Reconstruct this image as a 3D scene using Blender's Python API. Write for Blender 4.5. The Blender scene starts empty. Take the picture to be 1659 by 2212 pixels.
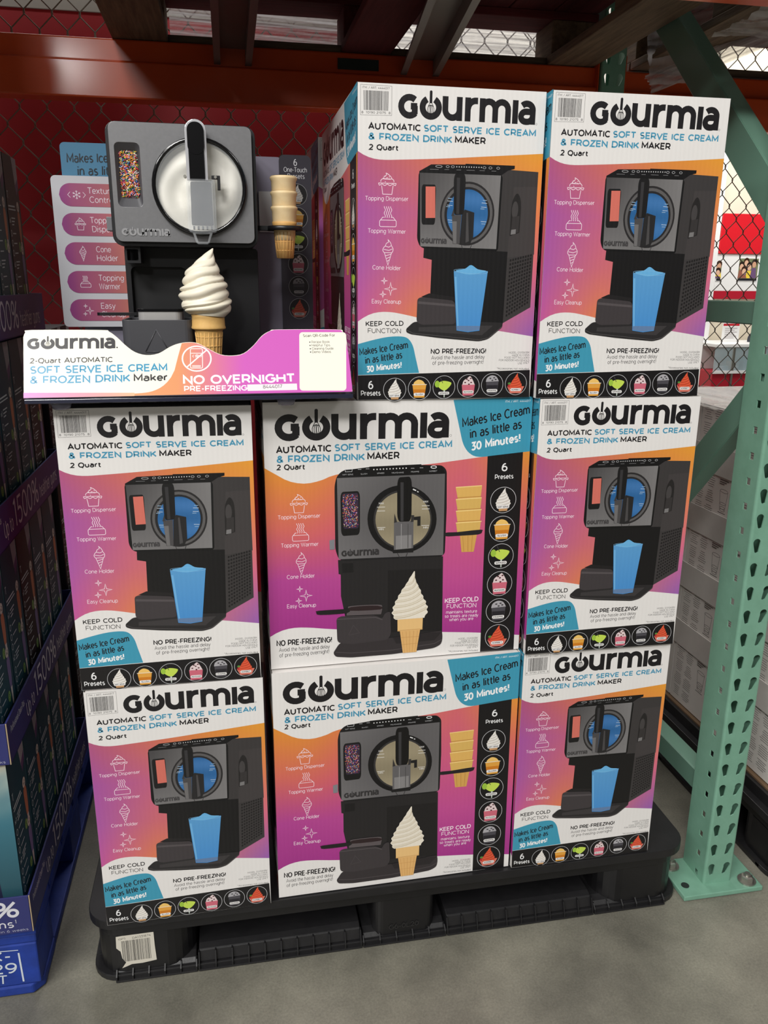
import bpy, bmesh, math, random
import numpy as np
from mathutils import Vector, Matrix
from mathutils.geometry import tessellate_polygon
random.seed(7)
SC = bpy.context.scene
COL = SC.collection
R = math.radians

# ---------------------------------------------------------------- camera
cam_d = bpy.data.cameras.new('camera'); cam = bpy.data.objects.new('camera', cam_d); COL.objects.link(cam)
yaw, pitch, roll = R(10.8767), R(15.8342), R(0.455)
fw = Vector((math.sin(yaw)*math.cos(pitch), math.cos(yaw)*math.cos(pitch), -math.sin(pitch)))
rt = Vector((math.cos(yaw), -math.sin(yaw), 0)); up = rt.cross(fw)
r2 = rt*math.cos(roll)+up*math.sin(roll); u2 = up*math.cos(roll)-rt*math.sin(roll)
cam.matrix_world = Matrix(((r2.x, u2.x, -fw.x, -0.0559), (r2.y, u2.y, -fw.y, -1.2765), (r2.z, u2.z, -fw.z, 1.2568), (0, 0, 0, 1)))
cam_d.sensor_fit = 'VERTICAL'; cam_d.sensor_height = 36.0; cam_d.lens = 36.0*1745.3/2212.0
cam_d.clip_start = 0.02; cam_d.clip_end = 100
SC.camera = cam

# ---------------------------------------------------------------- world, lamps, exposure
def srgb(r, g, b):
    f = lambda c: (c/255/12.92) if c/255 <= 0.04045 else ((c/255+0.055)/1.055)**2.4
    return (f(r), f(g), f(b))
world = bpy.data.worlds.new('warehouse_air'); SC.world = world; world.use_nodes = True
bg = world.node_tree.nodes['Background']; bg.inputs[0].default_value = (1.0, 0.96, 0.92, 1); bg.inputs[1].default_value = 0.15
def lamp(name, loc, target, size, size_y, power, color=(1, .985, .96)):
    d = bpy.data.lights.new(name, 'AREA'); d.shape = 'RECTANGLE'; d.size = size; d.size_y = size_y; d.energy = power; d.color = color
    o = bpy.data.objects.new(name, d); COL.objects.link(o); o.location = loc
    o.rotation_euler = (Vector(target)-Vector(loc)).to_track_quat('-Z', 'Y').to_euler(); return o
lamp('aisle_ceiling_light', (-2.8, -3.3, 6.2), (0.2, -0.4, 0.3), 3.2, 0.9, 420)
lamp('aisle_ceiling_light', (-2.6, -7.2, 6.2), (0.3, -0.6, 0.5), 3.2, 0.9, 820)
lamp('aisle_ceiling_light', (-6.5, -6.0, 6.2), (0.8, 0.2, 0.6), 3.2, 0.9, 560)
lamp('aisle_ceiling_light', (4.6, -4.6, 6.2), (1.0, -0.6, 0.4), 3.2, 0.9, 170)
lamp('aisle_ceiling_light', (-3.6, -18.5, 6.0), (-0.3, 0.9, 1.6), 1.2, 0.5, 260)
lamp('back_ceiling_light', (0.2, 4.2, 6.0), (0.2, 3.6, 0), 3.0, 1.0, 420, (1, .98, .96))
lamp('photo_counter_light', (3.6, 3.0, 3.4), (3.7, 4.4, 1.0), 1.6, 0.8, 130, (1, .98, .95))
SC.view_settings.view_transform = 'Standard'; SC.view_settings.look = 'None'
SC.view_settings.exposure = -1.03; SC.view_settings.gamma = 1.0; SC.view_settings.use_curve_mapping = False

# ---------------------------------------------------------------- materials
MATS = {}
def mat(name, rgb=(128, 128, 128), rough=.5, metal=0, noise=None, bump=None, coat=0, alpha=None, trans=0, emit=None, wave=None, spec=None):
    """noise=(scale, amount, rgb2, detail): blotchy second colour; bump=(scale, strength, distance); wave=(scale, strength): fluting"""
    if name in MATS: return MATS[name]
    m = bpy.data.materials.new(name); m.use_nodes = True; nt = m.node_tree; N = nt.nodes; L = nt.links
    b = N['Principled BSDF']; c = (*srgb(*rgb), 1)
    b.inputs['Base Color'].default_value = c; b.inputs['Roughness'].default_value = rough; b.inputs['Metallic'].default_value = metal
    if spec is not None: b.inputs['Specular IOR Level'].default_value = spec
    if coat: b.inputs['Coat Weight'].default_value = coat; b.inputs['Coat Roughness'].default_value = .12
    if trans: b.inputs['Transmission Weight'].default_value = trans; b.inputs['IOR'].default_value = 1.3
    if alpha is not None: b.inputs['Alpha'].default_value = alpha
    tc = N.new('ShaderNodeTexCoord')
    if noise:
        n = N.new('ShaderNodeTexNoise'); n.inputs['Scale'].default_value = noise[0]; n.inputs['Detail'].default_value = noise[3] if len(noise) > 3 else 6
        n.inputs['Roughness'].default_value = .65
        L.new(tc.outputs['Object'], n.inputs['Vector'])
        rp = N.new('ShaderNodeValToRGB'); rp.color_ramp.elements[0].position = .5-.5*noise[1]; rp.color_ramp.elements[1].position = .5+.5*noise[1]
        rp.color_ramp.elements[0].color = c; rp.color_ramp.elements[1].color = (*srgb(*noise[2]), 1)
        L.new(n.outputs['Fac'], rp.inputs['Fac']); L.new(rp.outputs['Color'], b.inputs['Base Color'])
    if bump:
        n2 = N.new('ShaderNodeTexNoise'); n2.inputs['Scale'].default_value = bump[0]; n2.inputs['Detail'].default_value = 5
        L.new(tc.outputs['Object'], n2.inputs['Vector'])
        bp = N.new('ShaderNodeBump'); bp.inputs['Strength'].default_value = bump[1]; bp.inputs['Distance'].default_value = bump[2]
        L.new(n2.outputs['Fac'], bp.inputs['Height']); L.new(bp.outputs['Normal'], b.inputs['Normal'])
    if emit: b.inputs['Emission Color'].default_value = c; b.inputs['Emission Strength'].default_value = emit
    MATS[name] = m; return m

def wood_mat(name, rgb, rgb2, axis='Y', rough=.8):
    if name in MATS: return MATS[name]
    m = mat(name, rgb, rough); nt = m.node_tree; N = nt.nodes; L = nt.links; b = N['Principled BSDF']
    tc = N.new('ShaderNodeTexCoord'); mp = N.new('ShaderNodeMapping'); L.new(tc.outputs['Object'], mp.inputs['Vector'])
    sc = {'X': (2.5, 34, 34), 'Y': (34, 2.5, 34)}[axis]
    mp.inputs['Scale'].default_value = sc
    n = N.new('ShaderNodeTexNoise'); n.inputs['Scale'].default_value = 2.2; n.inputs['Detail'].default_value = 7; n.inputs['Roughness'].default_value = .7
    L.new(mp.outputs['Vector'], n.inputs['Vector'])
    rp = N.new('ShaderNodeValToRGB'); rp.color_ramp.elements[0].position = .32; rp.color_ramp.elements[1].position = .68
    rp.color_ramp.elements[0].color = (*srgb(*rgb), 1); rp.color_ramp.elements[1].color = (*srgb(*rgb2), 1)
    L.new(n.outputs['Fac'], rp.inputs['Fac']); L.new(rp.outputs['Color'], b.inputs['Base Color'])
    bp = N.new('ShaderNodeBump'); bp.inputs['Strength'].default_value = .5; bp.inputs['Distance'].default_value = .003
    L.new(n.outputs['Fac'], bp.inputs['Height']); L.new(bp.outputs['Normal'], b.inputs['Normal'])
    return m

def print_mat(name, rough=.34, coat=.25, flute=0.0, emit=0.0):
    """coloured print: colour comes from the artwork's own colour attribute"""
    m = bpy.data.materials.new(name); m.use_nodes = True; nt = m.node_tree; N = nt.nodes; L = nt.links; b = N['Principled BSDF']
    a = N.new('ShaderNodeAttribute'); a.attribute_name = 'Col'; L.new(a.outputs['Color'], b.inputs['Base Color'])
    b.inputs['Roughness'].default_value = rough; b.inputs['Coat Weight'].default_value = coat; b.inputs['Coat Roughness'].default_value = .2
    if emit:
        L.new(a.outputs['Color'], b.inputs['Emission Color']); b.inputs['Emission Strength'].default_value = emit
    if flute:
        tc = N.new('ShaderNodeTexCoord'); w = N.new('ShaderNodeTexWave'); w.bands_direction = 'X'; w.inputs['Scale'].default_value = 42
        w.inputs['Distortion'].default_value = .6; w.inputs['Detail'].default_value = 2
        L.new(tc.outputs['Object'], w.inputs['Vector'])
        bp = N.new('ShaderNodeBump'); bp.inputs['Strength'].default_value = flute; bp.inputs['Distance'].default_value = .0006
        n = N.new('ShaderNodeTexNoise'); n.inputs['Scale'].default_value = 5.0; n.inputs['Detail'].default_value = 2; L.new(tc.outputs['Object'], n.inputs['Vector'])
        bp2 = N.new('ShaderNodeBump'); bp2.inputs['Strength'].default_value = .25; bp2.inputs['Distance'].default_value = .006
        L.new(w.outputs['Fac'], bp.inputs['Height']); L.new(n.outputs['Fac'], bp2.inputs['Height']); L.new(bp2.outputs['Normal'], bp.inputs['Normal'])
        L.new(bp.outputs['Normal'], b.inputs['Normal'])
    MATS[name] = m; return m
PRINT = print_mat('printed_carton_board', .4, .12, flute=.10)
PRINT_FLAT = print_mat('printed_plastic_panel', .32, .2)
PRINT_SIGN = print_mat('backlit_sign_print', .25, .3, emit=.17)
PRINT_BRUSH = print_mat('printed_glossy_box', .5, .03)

# ---------------------------------------------------------------- object helpers
def link(name, me, parent=None, m=None):
    o = bpy.data.objects.new(name, me); COL.objects.link(o)
    if parent is not None: o.parent = parent
    if m is not None and not me.materials: me.materials.append(m)
    return o
def tag(o, label=None, cat=None, group=None, kind=None):
    if label: o['label'] = label
    if cat: o['category'] = cat
    if group: o['group'] = group
    if kind: o['kind'] = kind
    return o
def thing(name, label, cat, loc=(0, 0, 0), rz=0, group=None):
    o = bpy.data.objects.new(name, None); COL.objects.link(o); o.empty_display_size = .05
    o.location = loc; o.rotation_euler = (0, 0, rz)
    return tag(o, label, cat, group)
def copy_tree(o, parent=None):
    c = o.copy(); COL.objects.link(c); c.parent = parent
    for ch in list(o.children): copy_tree(ch, c)
    return c

class MB:
    """collects shapes into one mesh"""
    def __init__(s): s.v = []; s.f = []; s.smooth = []
    def add(s, vs, fs, sm=False):
        n = len(s.v); s.v += [tuple(v) for v in vs]; s.f += [tuple(i+n for i in f) for f in fs]; s.smooth += [sm]*len(fs); return s
    def box(s, x0, x1, y0, y1, z0, z1):
        return s.add([(x0, y0, z0), (x1, y0, z0), (x1, y1, z0), (x0, y1, z0), (x0, y0, z1), (x1, y0, z1), (x1, y1, z1), (x0, y1, z1)],
                     [(0, 3, 2, 1), (4, 5, 6, 7), (0, 1, 5, 4), (1, 2, 6, 5), (2, 3, 7, 6), (3, 0, 4, 7)])
    def obox(s, c, ax, ay, az):
        c = Vector(c); ax, ay, az = Vector(ax), Vector(ay), Vector(az); vs = []
        for k in (-1, 1):
            for (i, j) in ((-1, -1), (1, -1), (1, 1), (-1, 1)): vs.append(c+ax*i+ay*j+az*k)
        return s.add(vs, [(0, 3, 2, 1), (4, 5, 6, 7), (0, 1, 5, 4), (1, 2, 6, 5), (2, 3, 7, 6), (3, 0, 4, 7)])
    def prism(s, pts, d0, d1, plane='xz', holes=()):
        """polygon pts (2D) extruded between d0 and d1 along the third axis"""
        def P(p, d): return {'xz': (p[0], d, p[1]), 'yz': (d, p[0], p[1]), 'xy': (p[0], p[1], d)}[plane]
        loops = [list(pts)]+[list(h) for h in holes]
        flat = [p for l in loops for p in l]; n = len(flat)
        tris = tessellate_polygon([[Vector((p[0], p[1], 0)) for p in l] for l in loops])
        vs = [P(p, d0) for p in flat]+[P(p, d1) for p in flat]
        fs = [tuple(t) for t in tris]+[tuple(reversed([i+n for i in t])) for t in tris]
        k = 0
        for l in loops:
            m = len(l)
            for i in range(m): a, b = k+i, k+(i+1) % m; fs.append((a, b, b+n, a+n))
            k += m
        return s.add(vs, fs)
    def lathe(s, prof, c=(0, 0, 0), n=24, sm=True, axis='z', cap=True):
        vs = []; fs = []
        for (r, z) in prof:
            for i in range(n):
                a = 2*math.pi*i/n; x, y = r*math.cos(a), r*math.sin(a)
                vs.append({'z': (c[0]+x, c[1]+y, c[2]+z), 'y': (c[0]+x, c[1]+z, c[2]+y), 'x': (c[0]+z, c[1]+x, c[2]+y)}[axis])
        for k in range(len(prof)-1):
            for i in range(n): j = (i+1) % n; fs.append((k*n+i, k*n+j, (k+1)*n+j, (k+1)*n+i))
        s.add(vs, fs, sm)
        if cap:
            m = len(s.v)-len(vs)
            s.f.append(tuple(m+i for i in reversed(range(n)))); s.f.append(tuple(m+(len(prof)-1)*n+i for i in range(n))); s.smooth += [False, False]
        return s
    def tube(s, pts, r, n=6, sm=True):
        pts = [Vector(p) for p in pts]; vs = []; fs = []; ref = None
        for i, p in enumerate(pts):
            t = (pts[min(i+1, len(pts)-1)]-pts[max(i-1, 0)]).normalized()
            if ref is None: ref = t.orthogonal().normalized()
            ref = (ref-t*ref.dot(t)).normalized(); b = t.cross(ref)
            rr = r[i] if isinstance(r, (list, tuple)) else r
            for k in range(n): a = 2*math.pi*k/n; vs.append(p+(ref*math.cos(a)+b*math.sin(a))*rr)
        for i in range(len(pts)-1):
            for k in range(n): j = (k+1) % n; fs.append((i*n+k, i*n+j, (i+1)*n+j, (i+1)*n+k))
        fs.append(tuple(reversed(range(n)))); fs.append(tuple((len(pts)-1)*n+k for k in range(n)))
        return s.add(vs, fs, sm)
    def mesh(s, name, m=None, fix=True):
        me = bpy.data.meshes.new(name); me.from_pydata(s.v, [], s.f)
        me.polygons.foreach_set('use_smooth', s.smooth)
        if fix:
            b = bmesh.new(); b.from_mesh(me); bmesh.ops.recalc_face_normals(b, faces=b.faces); b.to_mesh(me); b.free()
        if m is not None: me.materials.append(m)
        me.update(); return me
    def build(s, name, m, parent=None, bevel=0, seg=2, fix=True):
        o = link(name, s.mesh(name, m, fix), parent)
        if bevel:
            md = o.modifiers.new('edge', 'BEVEL'); md.width = bevel; md.segments = seg; md.limit_method = 'ANGLE'; md.angle_limit = R(40)
            md.harden_normals = False
        return o
def rrect(x0, x1, y0, y1, r, n=5):
    out = []
    for cx, cy, a0 in ((x1-r, y0+r, -90), (x1-r, y1-r, 0), (x0+r, y1-r, 90), (x0+r, y0+r, 180)):
        for i in range(n+1): a = R(a0+90*i/n); out.append((cx+r*math.cos(a), cy+r*math.sin(a)))
    return out
def smooth_pts(pts, n=6, closed=False):
    out = []; m = len(pts); P = [np.array(p, float) for p in pts]
    for i in range(m if closed else m-1):
        p0 = P[(i-1) % m] if closed or i > 0 else P[0]; p1 = P[i]; p2 = P[(i+1) % m]
        p3 = P[(i+2) % m] if closed or i+2 < m else P[m-1]
        for k in range(n):
            t = k/n
            out.append(tuple(.5*((2*p1)+(p2-p0)*t+(2*p0-5*p1+4*p2-p3)*t*t+(3*p1-p0-3*p2+p3)*t**3)))
    if not closed: out.append(tuple(P[-1]))
    return out
def homog(src, dst):
    A = []; B = []
    for (x, y), (u, v) in zip(src, dst):
        A += [[x, y, 1, 0, 0, 0, -u*x, -u*y], [0, 0, 0, x, y, 1, -v*x, -v*y]]; B += [u, v]
    h = np.linalg.solve(np.array(A, float), np.array(B, float)); h = np.append(h, 1).reshape(3, 3)
    def f(p):
        q = h @ np.array((p[0], p[1], 1.0)); return (q[0]/q[2], q[1]/q[2])
    return f

# ---------------------------------------------------------------- stroke lettering (cap height 7, x-height 5)
GL = {
'A': (6.4, '.1,0 3.2,7 6.3,0;1.2,2.2 5.2,2.2'), 'B': (5.8, '.5,0 .5,7 3.2,7 a3.2,5.3,1.7,1.7,90,-90 .5,3.6;3.2,3.6 a3.3,1.8,1.9,1.8,90,-90 .5,0 .5,.6'),
'C': (6.4, 'a3.6,3.5,3.3,3.5,45,315'), 'D': (6.5, '.5,0 .5,7 2.8,7 a2.8,3.5,3.4,3.5,90,-90 .5,0 .5,.6'), 'E': (5.2, '5,7 .5,7 .5,0 5,0;.5,3.6 4.5,3.6'),
'F': (5, '4.9,7 .5,7 .5,0;.5,3.3 4.4,3.3'), 'G': (6.7, 'a3.6,3.5,3.3,3.5,45,345 6.4,3.4 3.9,3.4'), 'H': (6.4, '.5,0 .5,7;5.9,0 5.9,7;.5,3.5 5.9,3.5'),
'I': (1.2, '.6,0 .6,7'), 'J': (4.6, '1,7 4,7 4,2 a2.2,2,1.8,2,0,-150'), 'K': (5.8, '.5,0 .5,7;5.5,7 .6,2.4;2.2,4 5.7,0'), 'L': (4.7, '.5,7 .5,0 4.6,0'),
'M': (7.6, '.5,0 .5,7 3.8,1.6 7.1,7 7.1,0'), 'N': (6.4, '.5,0 .5,7 5.9,0 5.9,7'), 'O': (7.1, 'a3.55,3.5,3.3,3.5,90,450'), 'P': (5.7, '.5,0 .5,7 3.2,7 a3.2,4.8,2.1,2.2,90,-90 .5,2.6'),
'Q': (7.1, 'a3.55,3.5,3.3,3.5,90,450;3.4,.6 5.8,-1.2'), 'R': (5.9, '.5,0 .5,7 3.2,7 a3.2,4.9,2.1,2.1,90,-90 .5,2.8;3.4,2.8 5.5,0'),
'S': (5.6, 'a2.9,5.2,2.1,1.8,40,270 a2.8,1.7,2.3,1.7,90,-140'), 'T': (5.4, '0,7 5.4,7;2.7,7 2.7,0'), 'U': (6.3, '.5,7 .5,2.8 a3.15,2.8,2.65,2.8,180,360 5.8,7'),
'V': (6.2, '0,7 3.1,0 6.2,7'), 'W': (9, '.1,7 2.4,0 4.5,6.8 6.6,0 8.9,7'), 'X': (5.8, '.2,0 5.6,7;.2,7 5.6,0'), 'Y': (5.6, '0,7 2.8,3 5.6,7;2.8,3 2.8,0'), 'Z': (5.6, '.5,7 5.2,7 .4,0 5.4,0'),
'a': (4.9, '.8,4.5 a2.4,3.2,2,1.8,125,0 4.4,0;4.4,3 2.4,3 a2.2,1.5,1.8,1.5,90,270 2.6,0 a2.6,1.7,1.8,1.7,-90,0'), 'b': (5.3, '.5,7.2 .5,0;a2.7,2.5,2.2,2.5,180,540'), 'c': (4.5, 'a2.7,2.5,2.3,2.5,45,315'),
'd': (5.3, '4.9,7.2 4.9,0;a2.6,2.5,2.2,2.5,0,360'), 'e': (4.9, '.5,2.5 4.7,2.5 a2.55,2.5,2.15,2.5,0,318'), 'f': (3.2, '3.2,7.1 a2.7,5.6,1.5,1.6,80,180 1.2,0;.1,4.6 3,4.6'),
'g': (5.3, 'a2.6,2.5,2.2,2.5,0,360;4.9,5 4.9,0 a2.7,.1,2.2,2.2,0,-140'), 'h': (5.1, '.5,7.2 .5,0;.5,2.8 a2.55,2.8,2.05,2.2,180,0 4.6,0'), 'i': (1.1, '.55,0 .55,5;.55,6.4 .55,7.1'),
'j': (1.4, '.8,5 .8,-.8 a-.3,-.8,1.1,1.1,0,-90;.8,6.4 .8,7.1'), 'k': (4.7, '.5,7.2 .5,0;4.4,5 .6,1.6;1.9,2.8 4.6,0'), 'l': (1.1, '.55,0 .55,7.2'), 'm': (8.1, '.5,5 .5,0;.5,3 a2.3,3,1.8,2,180,0 4.1,0;4.1,3 a5.9,3,1.8,2,180,0 7.7,0'),
'n': (5.1, '.5,5 .5,0;.5,2.8 a2.55,2.8,2.05,2.2,180,0 4.6,0'), 'o': (5.1, 'a2.55,2.5,2.2,2.5,90,450'), 'p': (5.3, '.5,5 .5,-2;a2.7,2.5,2.2,2.5,180,540'), 'q': (5.3, '4.9,5 4.9,-2;a2.6,2.5,2.2,2.5,0,360'),
'r': (3.1, '.5,5 .5,0;.5,2.6 a2.6,2.6,2.1,2.4,180,80'), 's': (4.2, 'a2.15,3.7,1.5,1.3,40,270 a2.1,1.25,1.7,1.25,90,-140'), 't': (3.2, '1.2,6.4 1.2,1.5 a2.5,1.5,1.3,1.5,180,290;.1,4.6 3,4.6'),
'u': (5.1, '.5,5 .5,2.2 a2.55,2.2,2.05,2.2,180,360 4.6,5;4.6,2.4 4.6,0'), 'v': (4.7, '.1,5 2.35,0 4.6,5'), 'w': (7.2, '.1,5 1.9,0 3.6,4.9 5.3,0 7.1,5'), 'x': (4.5, '.2,0 4.3,5;.2,5 4.3,0'), 'y': (4.7, '.1,5 2.4,0;4.6,5 1.7,-1.6 .4,-2'), 'z': (4.3, '.3,5 4,5 .3,0 4.1,0'),
'0': (5.4, 'a2.7,3.5,2.3,3.5,90,450'), '1': (3, '.2,6.2 1.9,7 1.9,0'), '2': (5.2, 'a2.6,5,2.1,2,155,-30 .5,0 5,0'), '3': (5.1, '.6,7 4.5,7 2.5,4 a2.5,2,2.2,2,90,-145'), '4': (5.6, '3.4,7 .3,1.8 5.4,1.8;4.1,3.6 4.1,0'),
'5': (5.2, '4.6,7 1.2,7 .9,3.9 2.4,4 a2.4,2,2.3,2,90,-145'), '6': (5.4, '3.9,7 a3.6,2.6,3.1,4.6,100,190;a2.75,2.2,2.25,2.2,90,450'), '7': (5, '.2,7 4.8,7 1.8,0'), '8': (5.4, 'a2.7,5.3,1.9,1.7,90,450;a2.7,1.8,2.3,1.8,90,450'),
'9': (5.4, 'a2.65,4.8,2.2,2.2,90,450;1.4,0 a1.8,4.4,3.1,4.6,-80,10'), '&': (6, '5.8,0 1.5,5 a2.8,5.6,1.4,1.4,200,-20 1.4,3.2 a2.4,1.8,2,1.8,140,320 5.3,3.2'), '!': (1.3, '.7,7 .7,2.2;.7,0 .7,.8'), '.': (1.2, '.6,0 .6,.8'), ',': (1.2, '.7,.7 .4,-1'),
'-': (3, '.4,2.7 2.6,2.7'), '/': (3.6, '.2,-.8 3.4,7.4'), '*': (3, '1.5,7 1.5,4.4;.4,6.4 2.6,5;.4,5 2.6,6.4'), '%': (7.4, '1,0 6.4,7;a1.8,5.3,1.4,1.6,90,450;a5.6,1.7,1.4,1.6,90,450'), '(': (2, 'a3,3,2.4,4.4,130,230'), ')': (2, 'a-1,3,2.4,4.4,50,-50'),
"'": (1, '.5,7 .5,5'), ':': (1.2, '.6,0 .6,.8;.6,4 .6,4.8'), '•': (2.4, '.7,2.5 1.7,2.5'), ' ': (2.6, ''), '+': (4.6, '.3,3 4.3,3;2.3,1 2.3,5'), '|': (1.2, '.6,-1 .6,7.5')}
def glyph_paths(spec, seg=6):
    out = []
    for st in spec.split(';'):
        pts = []
        for tok in st.split():
            if tok[0] == 'a':
                cx, cy, rx, ry, a0, a1 = map(float, tok[1:].split(','))
                n = max(3, int(abs(a1-a0)/90*seg))
                for i in range(n+1): a = R(a0+(a1-a0)*i/n); pts.append((cx+rx*math.cos(a), cy+ry*math.sin(a)))
            else: pts.append(tuple(map(float, tok.split(','))))
        q = []
        for p in pts:
            if not q or math.hypot(p[0]-q[-1][0], p[1]-q[-1][1]) > 1e-3: q.append(p)
        if len(q) > 1: out.append(q)
    return out

def rpoly(pts, r=8, n=3):
    out = []; m = len(pts)
    for i in range(m):
        p0, p1, p2 = (np.array(pts[k % m], float) for k in (i-1, i, i+1)); a = p0-p1; b = p2-p1; la, lb = np.linalg.norm(a), np.linalg.norm(b)
        k = min(r, la*.45, lb*.45); A = p1+a/la*k; B = p1+b/lb*k
        for j in range(n+1): t = j/n; out.append(tuple(A*(1-t)**2+p1*2*t*(1-t)+B*t*t))
    return out

class Art:
    """flat print artwork: coloured polygons stacked in very thin layers (x right, y up, metres)"""
    DZ = 1.2e-5
    def __init__(s, T=None, S=None): s.parts = {}; s.T = T or (lambda p: p); s.z = 0.0; s.z0 = 0.0; s.hold = False; s.cur = None; s.part('panel_print')
    def part(s, name):
        if name not in s.parts: s.parts[name] = ([], [], [])
        s.cur = s.parts[name]; return s
    def base(s): s.z0 = s.z; return s
    def fresh(s, name=None):
        s.z = s.z0; return s.part(name) if name else s
    def up(s, k=1):
        if not s.hold: s.z += s.DZ*k
        return s
    def _col(s, c, p): return srgb(*(c(p) if callable(c) else c))
    def raw(s, pts, faces, col, src=None):
        v, f, c = s.cur; n = len(v); src = src or pts
        v += [(p[0], p[1], s.z) for p in pts]; f += [tuple(i+n for i in t) for t in faces]; c += [s._col(col, q) for q in src]
    def poly(s, pts, col, T=None):
        T = T or s.T; s.up(); q = [T(p) for p in pts]
        tr = tessellate_polygon([[Vector((p[0], p[1], 0)) for p in q]])
        out = []
        for t in tr:
            a, b, c = (q[i] for i in t)
            out.append(t if (b[0]-a[0])*(c[1]-a[1])-(b[1]-a[1])*(c[0]-a[0]) > 0 else tuple(reversed(t)))
        s.raw(q, out, col, pts)
    def rect(s, x0, y0, x1, y1, col, T=None): s.poly([(x0, y0), (x1, y0), (x1, y1), (x0, y1)], col, T)
    def between(s, lo, hi, col, ny=14, T=None):
        """area between two curves given as point lists of equal length; gradient colour function of (u, v) in 0..1"""
        T = T or s.T; s.up(); n = len(lo); pts = []; src = []
        for i in range(n):
            for j in range(ny+1):
                t = j/ny; p = (lo[i][0]*(1-t)+hi[i][0]*t, lo[i][1]*(1-t)+hi[i][1]*t)
                pts.append(T(p)); src.append((i/(n-1), t))
        fs = [(i*(ny+1)+j, (i+1)*(ny+1)+j, (i+1)*(ny+1)+j+1, i*(ny+1)+j+1) for i in range(n-1) for j in range(ny)]
        a, b, c = (pts[k] for k in fs[0][:3])
        if (b[0]-a[0])*(c[1]-a[1])-(b[1]-a[1])*(c[0]-a[0]) < 0: fs = [tuple(reversed(f)) for f in fs]
        s.raw(pts, fs, col, src)
    def _stroke(s, q, w, col, closed=False):
        q0 = q; q = []
        for p in q0:
            if not q or math.hypot(p[0]-q[-1][0], p[1]-q[-1][1]) > w*.06: q.append(p)
        if len(q) < 2: return
        n = len(q); L = []; Rr = []
        if closed and math.hypot(q[0][0]-q[-1][0], q[0][1]-q[-1][1]) < 1e-9+w*.08: q = q[:-1]; n -= 1
        for i in range(n):
            a = q[i-1] if (i > 0 or closed) else None; b = q[i]; c = q[(i+1) % n] if (i < n-1 or closed) else None
            d1 = None if a is None else np.array((b[0]-a[0], b[1]-a[1])); d2 = None if c is None else np.array((c[0]-b[0], c[1]-b[1]))
            d1 = d2 if d1 is None else d1; d2 = d1 if d2 is None else d2
            d1 = d1/(np.linalg.norm(d1)+1e-12); d2 = d2/(np.linalg.norm(d2)+1e-12)
            n1 = np.array((-d1[1], d1[0])); n2 = np.array((-d2[1], d2[0])); m = n1+n2; lm = np.linalg.norm(m)
            m = n1 if lm < 1e-6 else m/lm
            k = 1/max(.42, float(m @ n1)); h = w/2*k
            L.append((b[0]+m[0]*h, b[1]+m[1]*h)); Rr.append((b[0]-m[0]*h, b[1]-m[1]*h))
        s.ns = (getattr(s, 'ns', 0)+1) % 4; zk = s.z; s.z = zk+s.ns*2.6e-6
        pts = L+Rr; fs = [(i, n+i, n+(i+1) % n, (i+1) % n) for i in range(n if closed else n-1)]
        s.raw(pts, fs, col); s.z = zk
    def stroke(s, pts, w, col, closed=False, T=None):
        T = T or s.T; s.up(); s._stroke([T(p) for p in pts], w, col, closed)
    def ell(s, cx, cy, rx, ry, col, n=28, T=None): s.poly([(cx+rx*math.cos(2*math.pi*i/n), cy+ry*math.sin(2*math.pi*i/n)) for i in range(n)], col, T)
    def ring(s, cx, cy, rx, ry, w, col, n=32, T=None): s.stroke([(cx+rx*math.cos(2*math.pi*i/n), cy+ry*math.sin(2*math.pi*i/n)) for i in range(n)], w, col, True, T)
    def text(s, body, p0, p1, cap, col, w=1.0, shear=0.0, T=None, seg=5):
        """body set on the baseline p0..p1; cap = cap height in artwork units (mapped at p0); w = stroke weight (font units)"""
        T = T or s.T; s.up(); a = np.array(T(p0)); b = np.array(T(p1)); d = b-a; W = np.linalg.norm(d); d = d/W; e = np.array((-d[1], d[0]))
        c = np.array(T((p0[0]+(p1[0]-p0[0])*.01, p0[1]-cap))) if cap > 0 else None
        H = abs(float((c-a) @ e)) if c is not None else -cap
        gap = .55+.45*w; adv = sum(GL[ch][0]+gap for ch in body)-gap
        kx = W/adv; ky = (H)/(7+w); x = 0; wid = w*min(kx, ky)*1.0; wid = w*(kx*.5+ky*.5)
        for ch in body:
            g = GL[ch]
            for path in glyph_paths(g[1], seg):
                q = []
                for (px, py) in path:
                    X = (x+px+shear*py)*kx; Y = (py+w/2)*ky; r = a+d*X+e*Y; q.append((r[0], r[1]))
                closed = len(q) > 4 and math.hypot(q[0][0]-q[-1][0], q[0][1]-q[-1][1]) < 1e-6
                s._stroke(q, wid, col, closed)
            x += g[0]+gap
    def logo(s, p0, p1, cap, col, bg=(255, 255, 255), T=None, engrave=None):
        """the rounded heavy wordmark: G, O as a power symbol with a whisk, u r m i a"""
        T = T or s.T; s.up(); a = np.array(T(p0)); b = np.array(T(p1)); d = b-a; W = np.linalg.norm(d); d = d/W; e = np.array((-d[1], d[0]))
        c = np.array(T((p0[0], p0[1]-cap))); H = abs(float((c-a) @ e))
        kx = W/52.6; ky = H/8.0
        def M(p): r = a+d*(p[0]*kx)+e*(p[1]*ky); return (r[0], r[1])
        w = 2.2*(kx+ky)/2
        def arc(cx, cy, rx, ry, a0, a1, n=18): return [(cx+rx*math.cos(R(a0+(a1-a0)*i/n)), cy+ry*math.sin(R(a0+(a1-a0)*i/n))) for i in range(n+1)]
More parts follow.
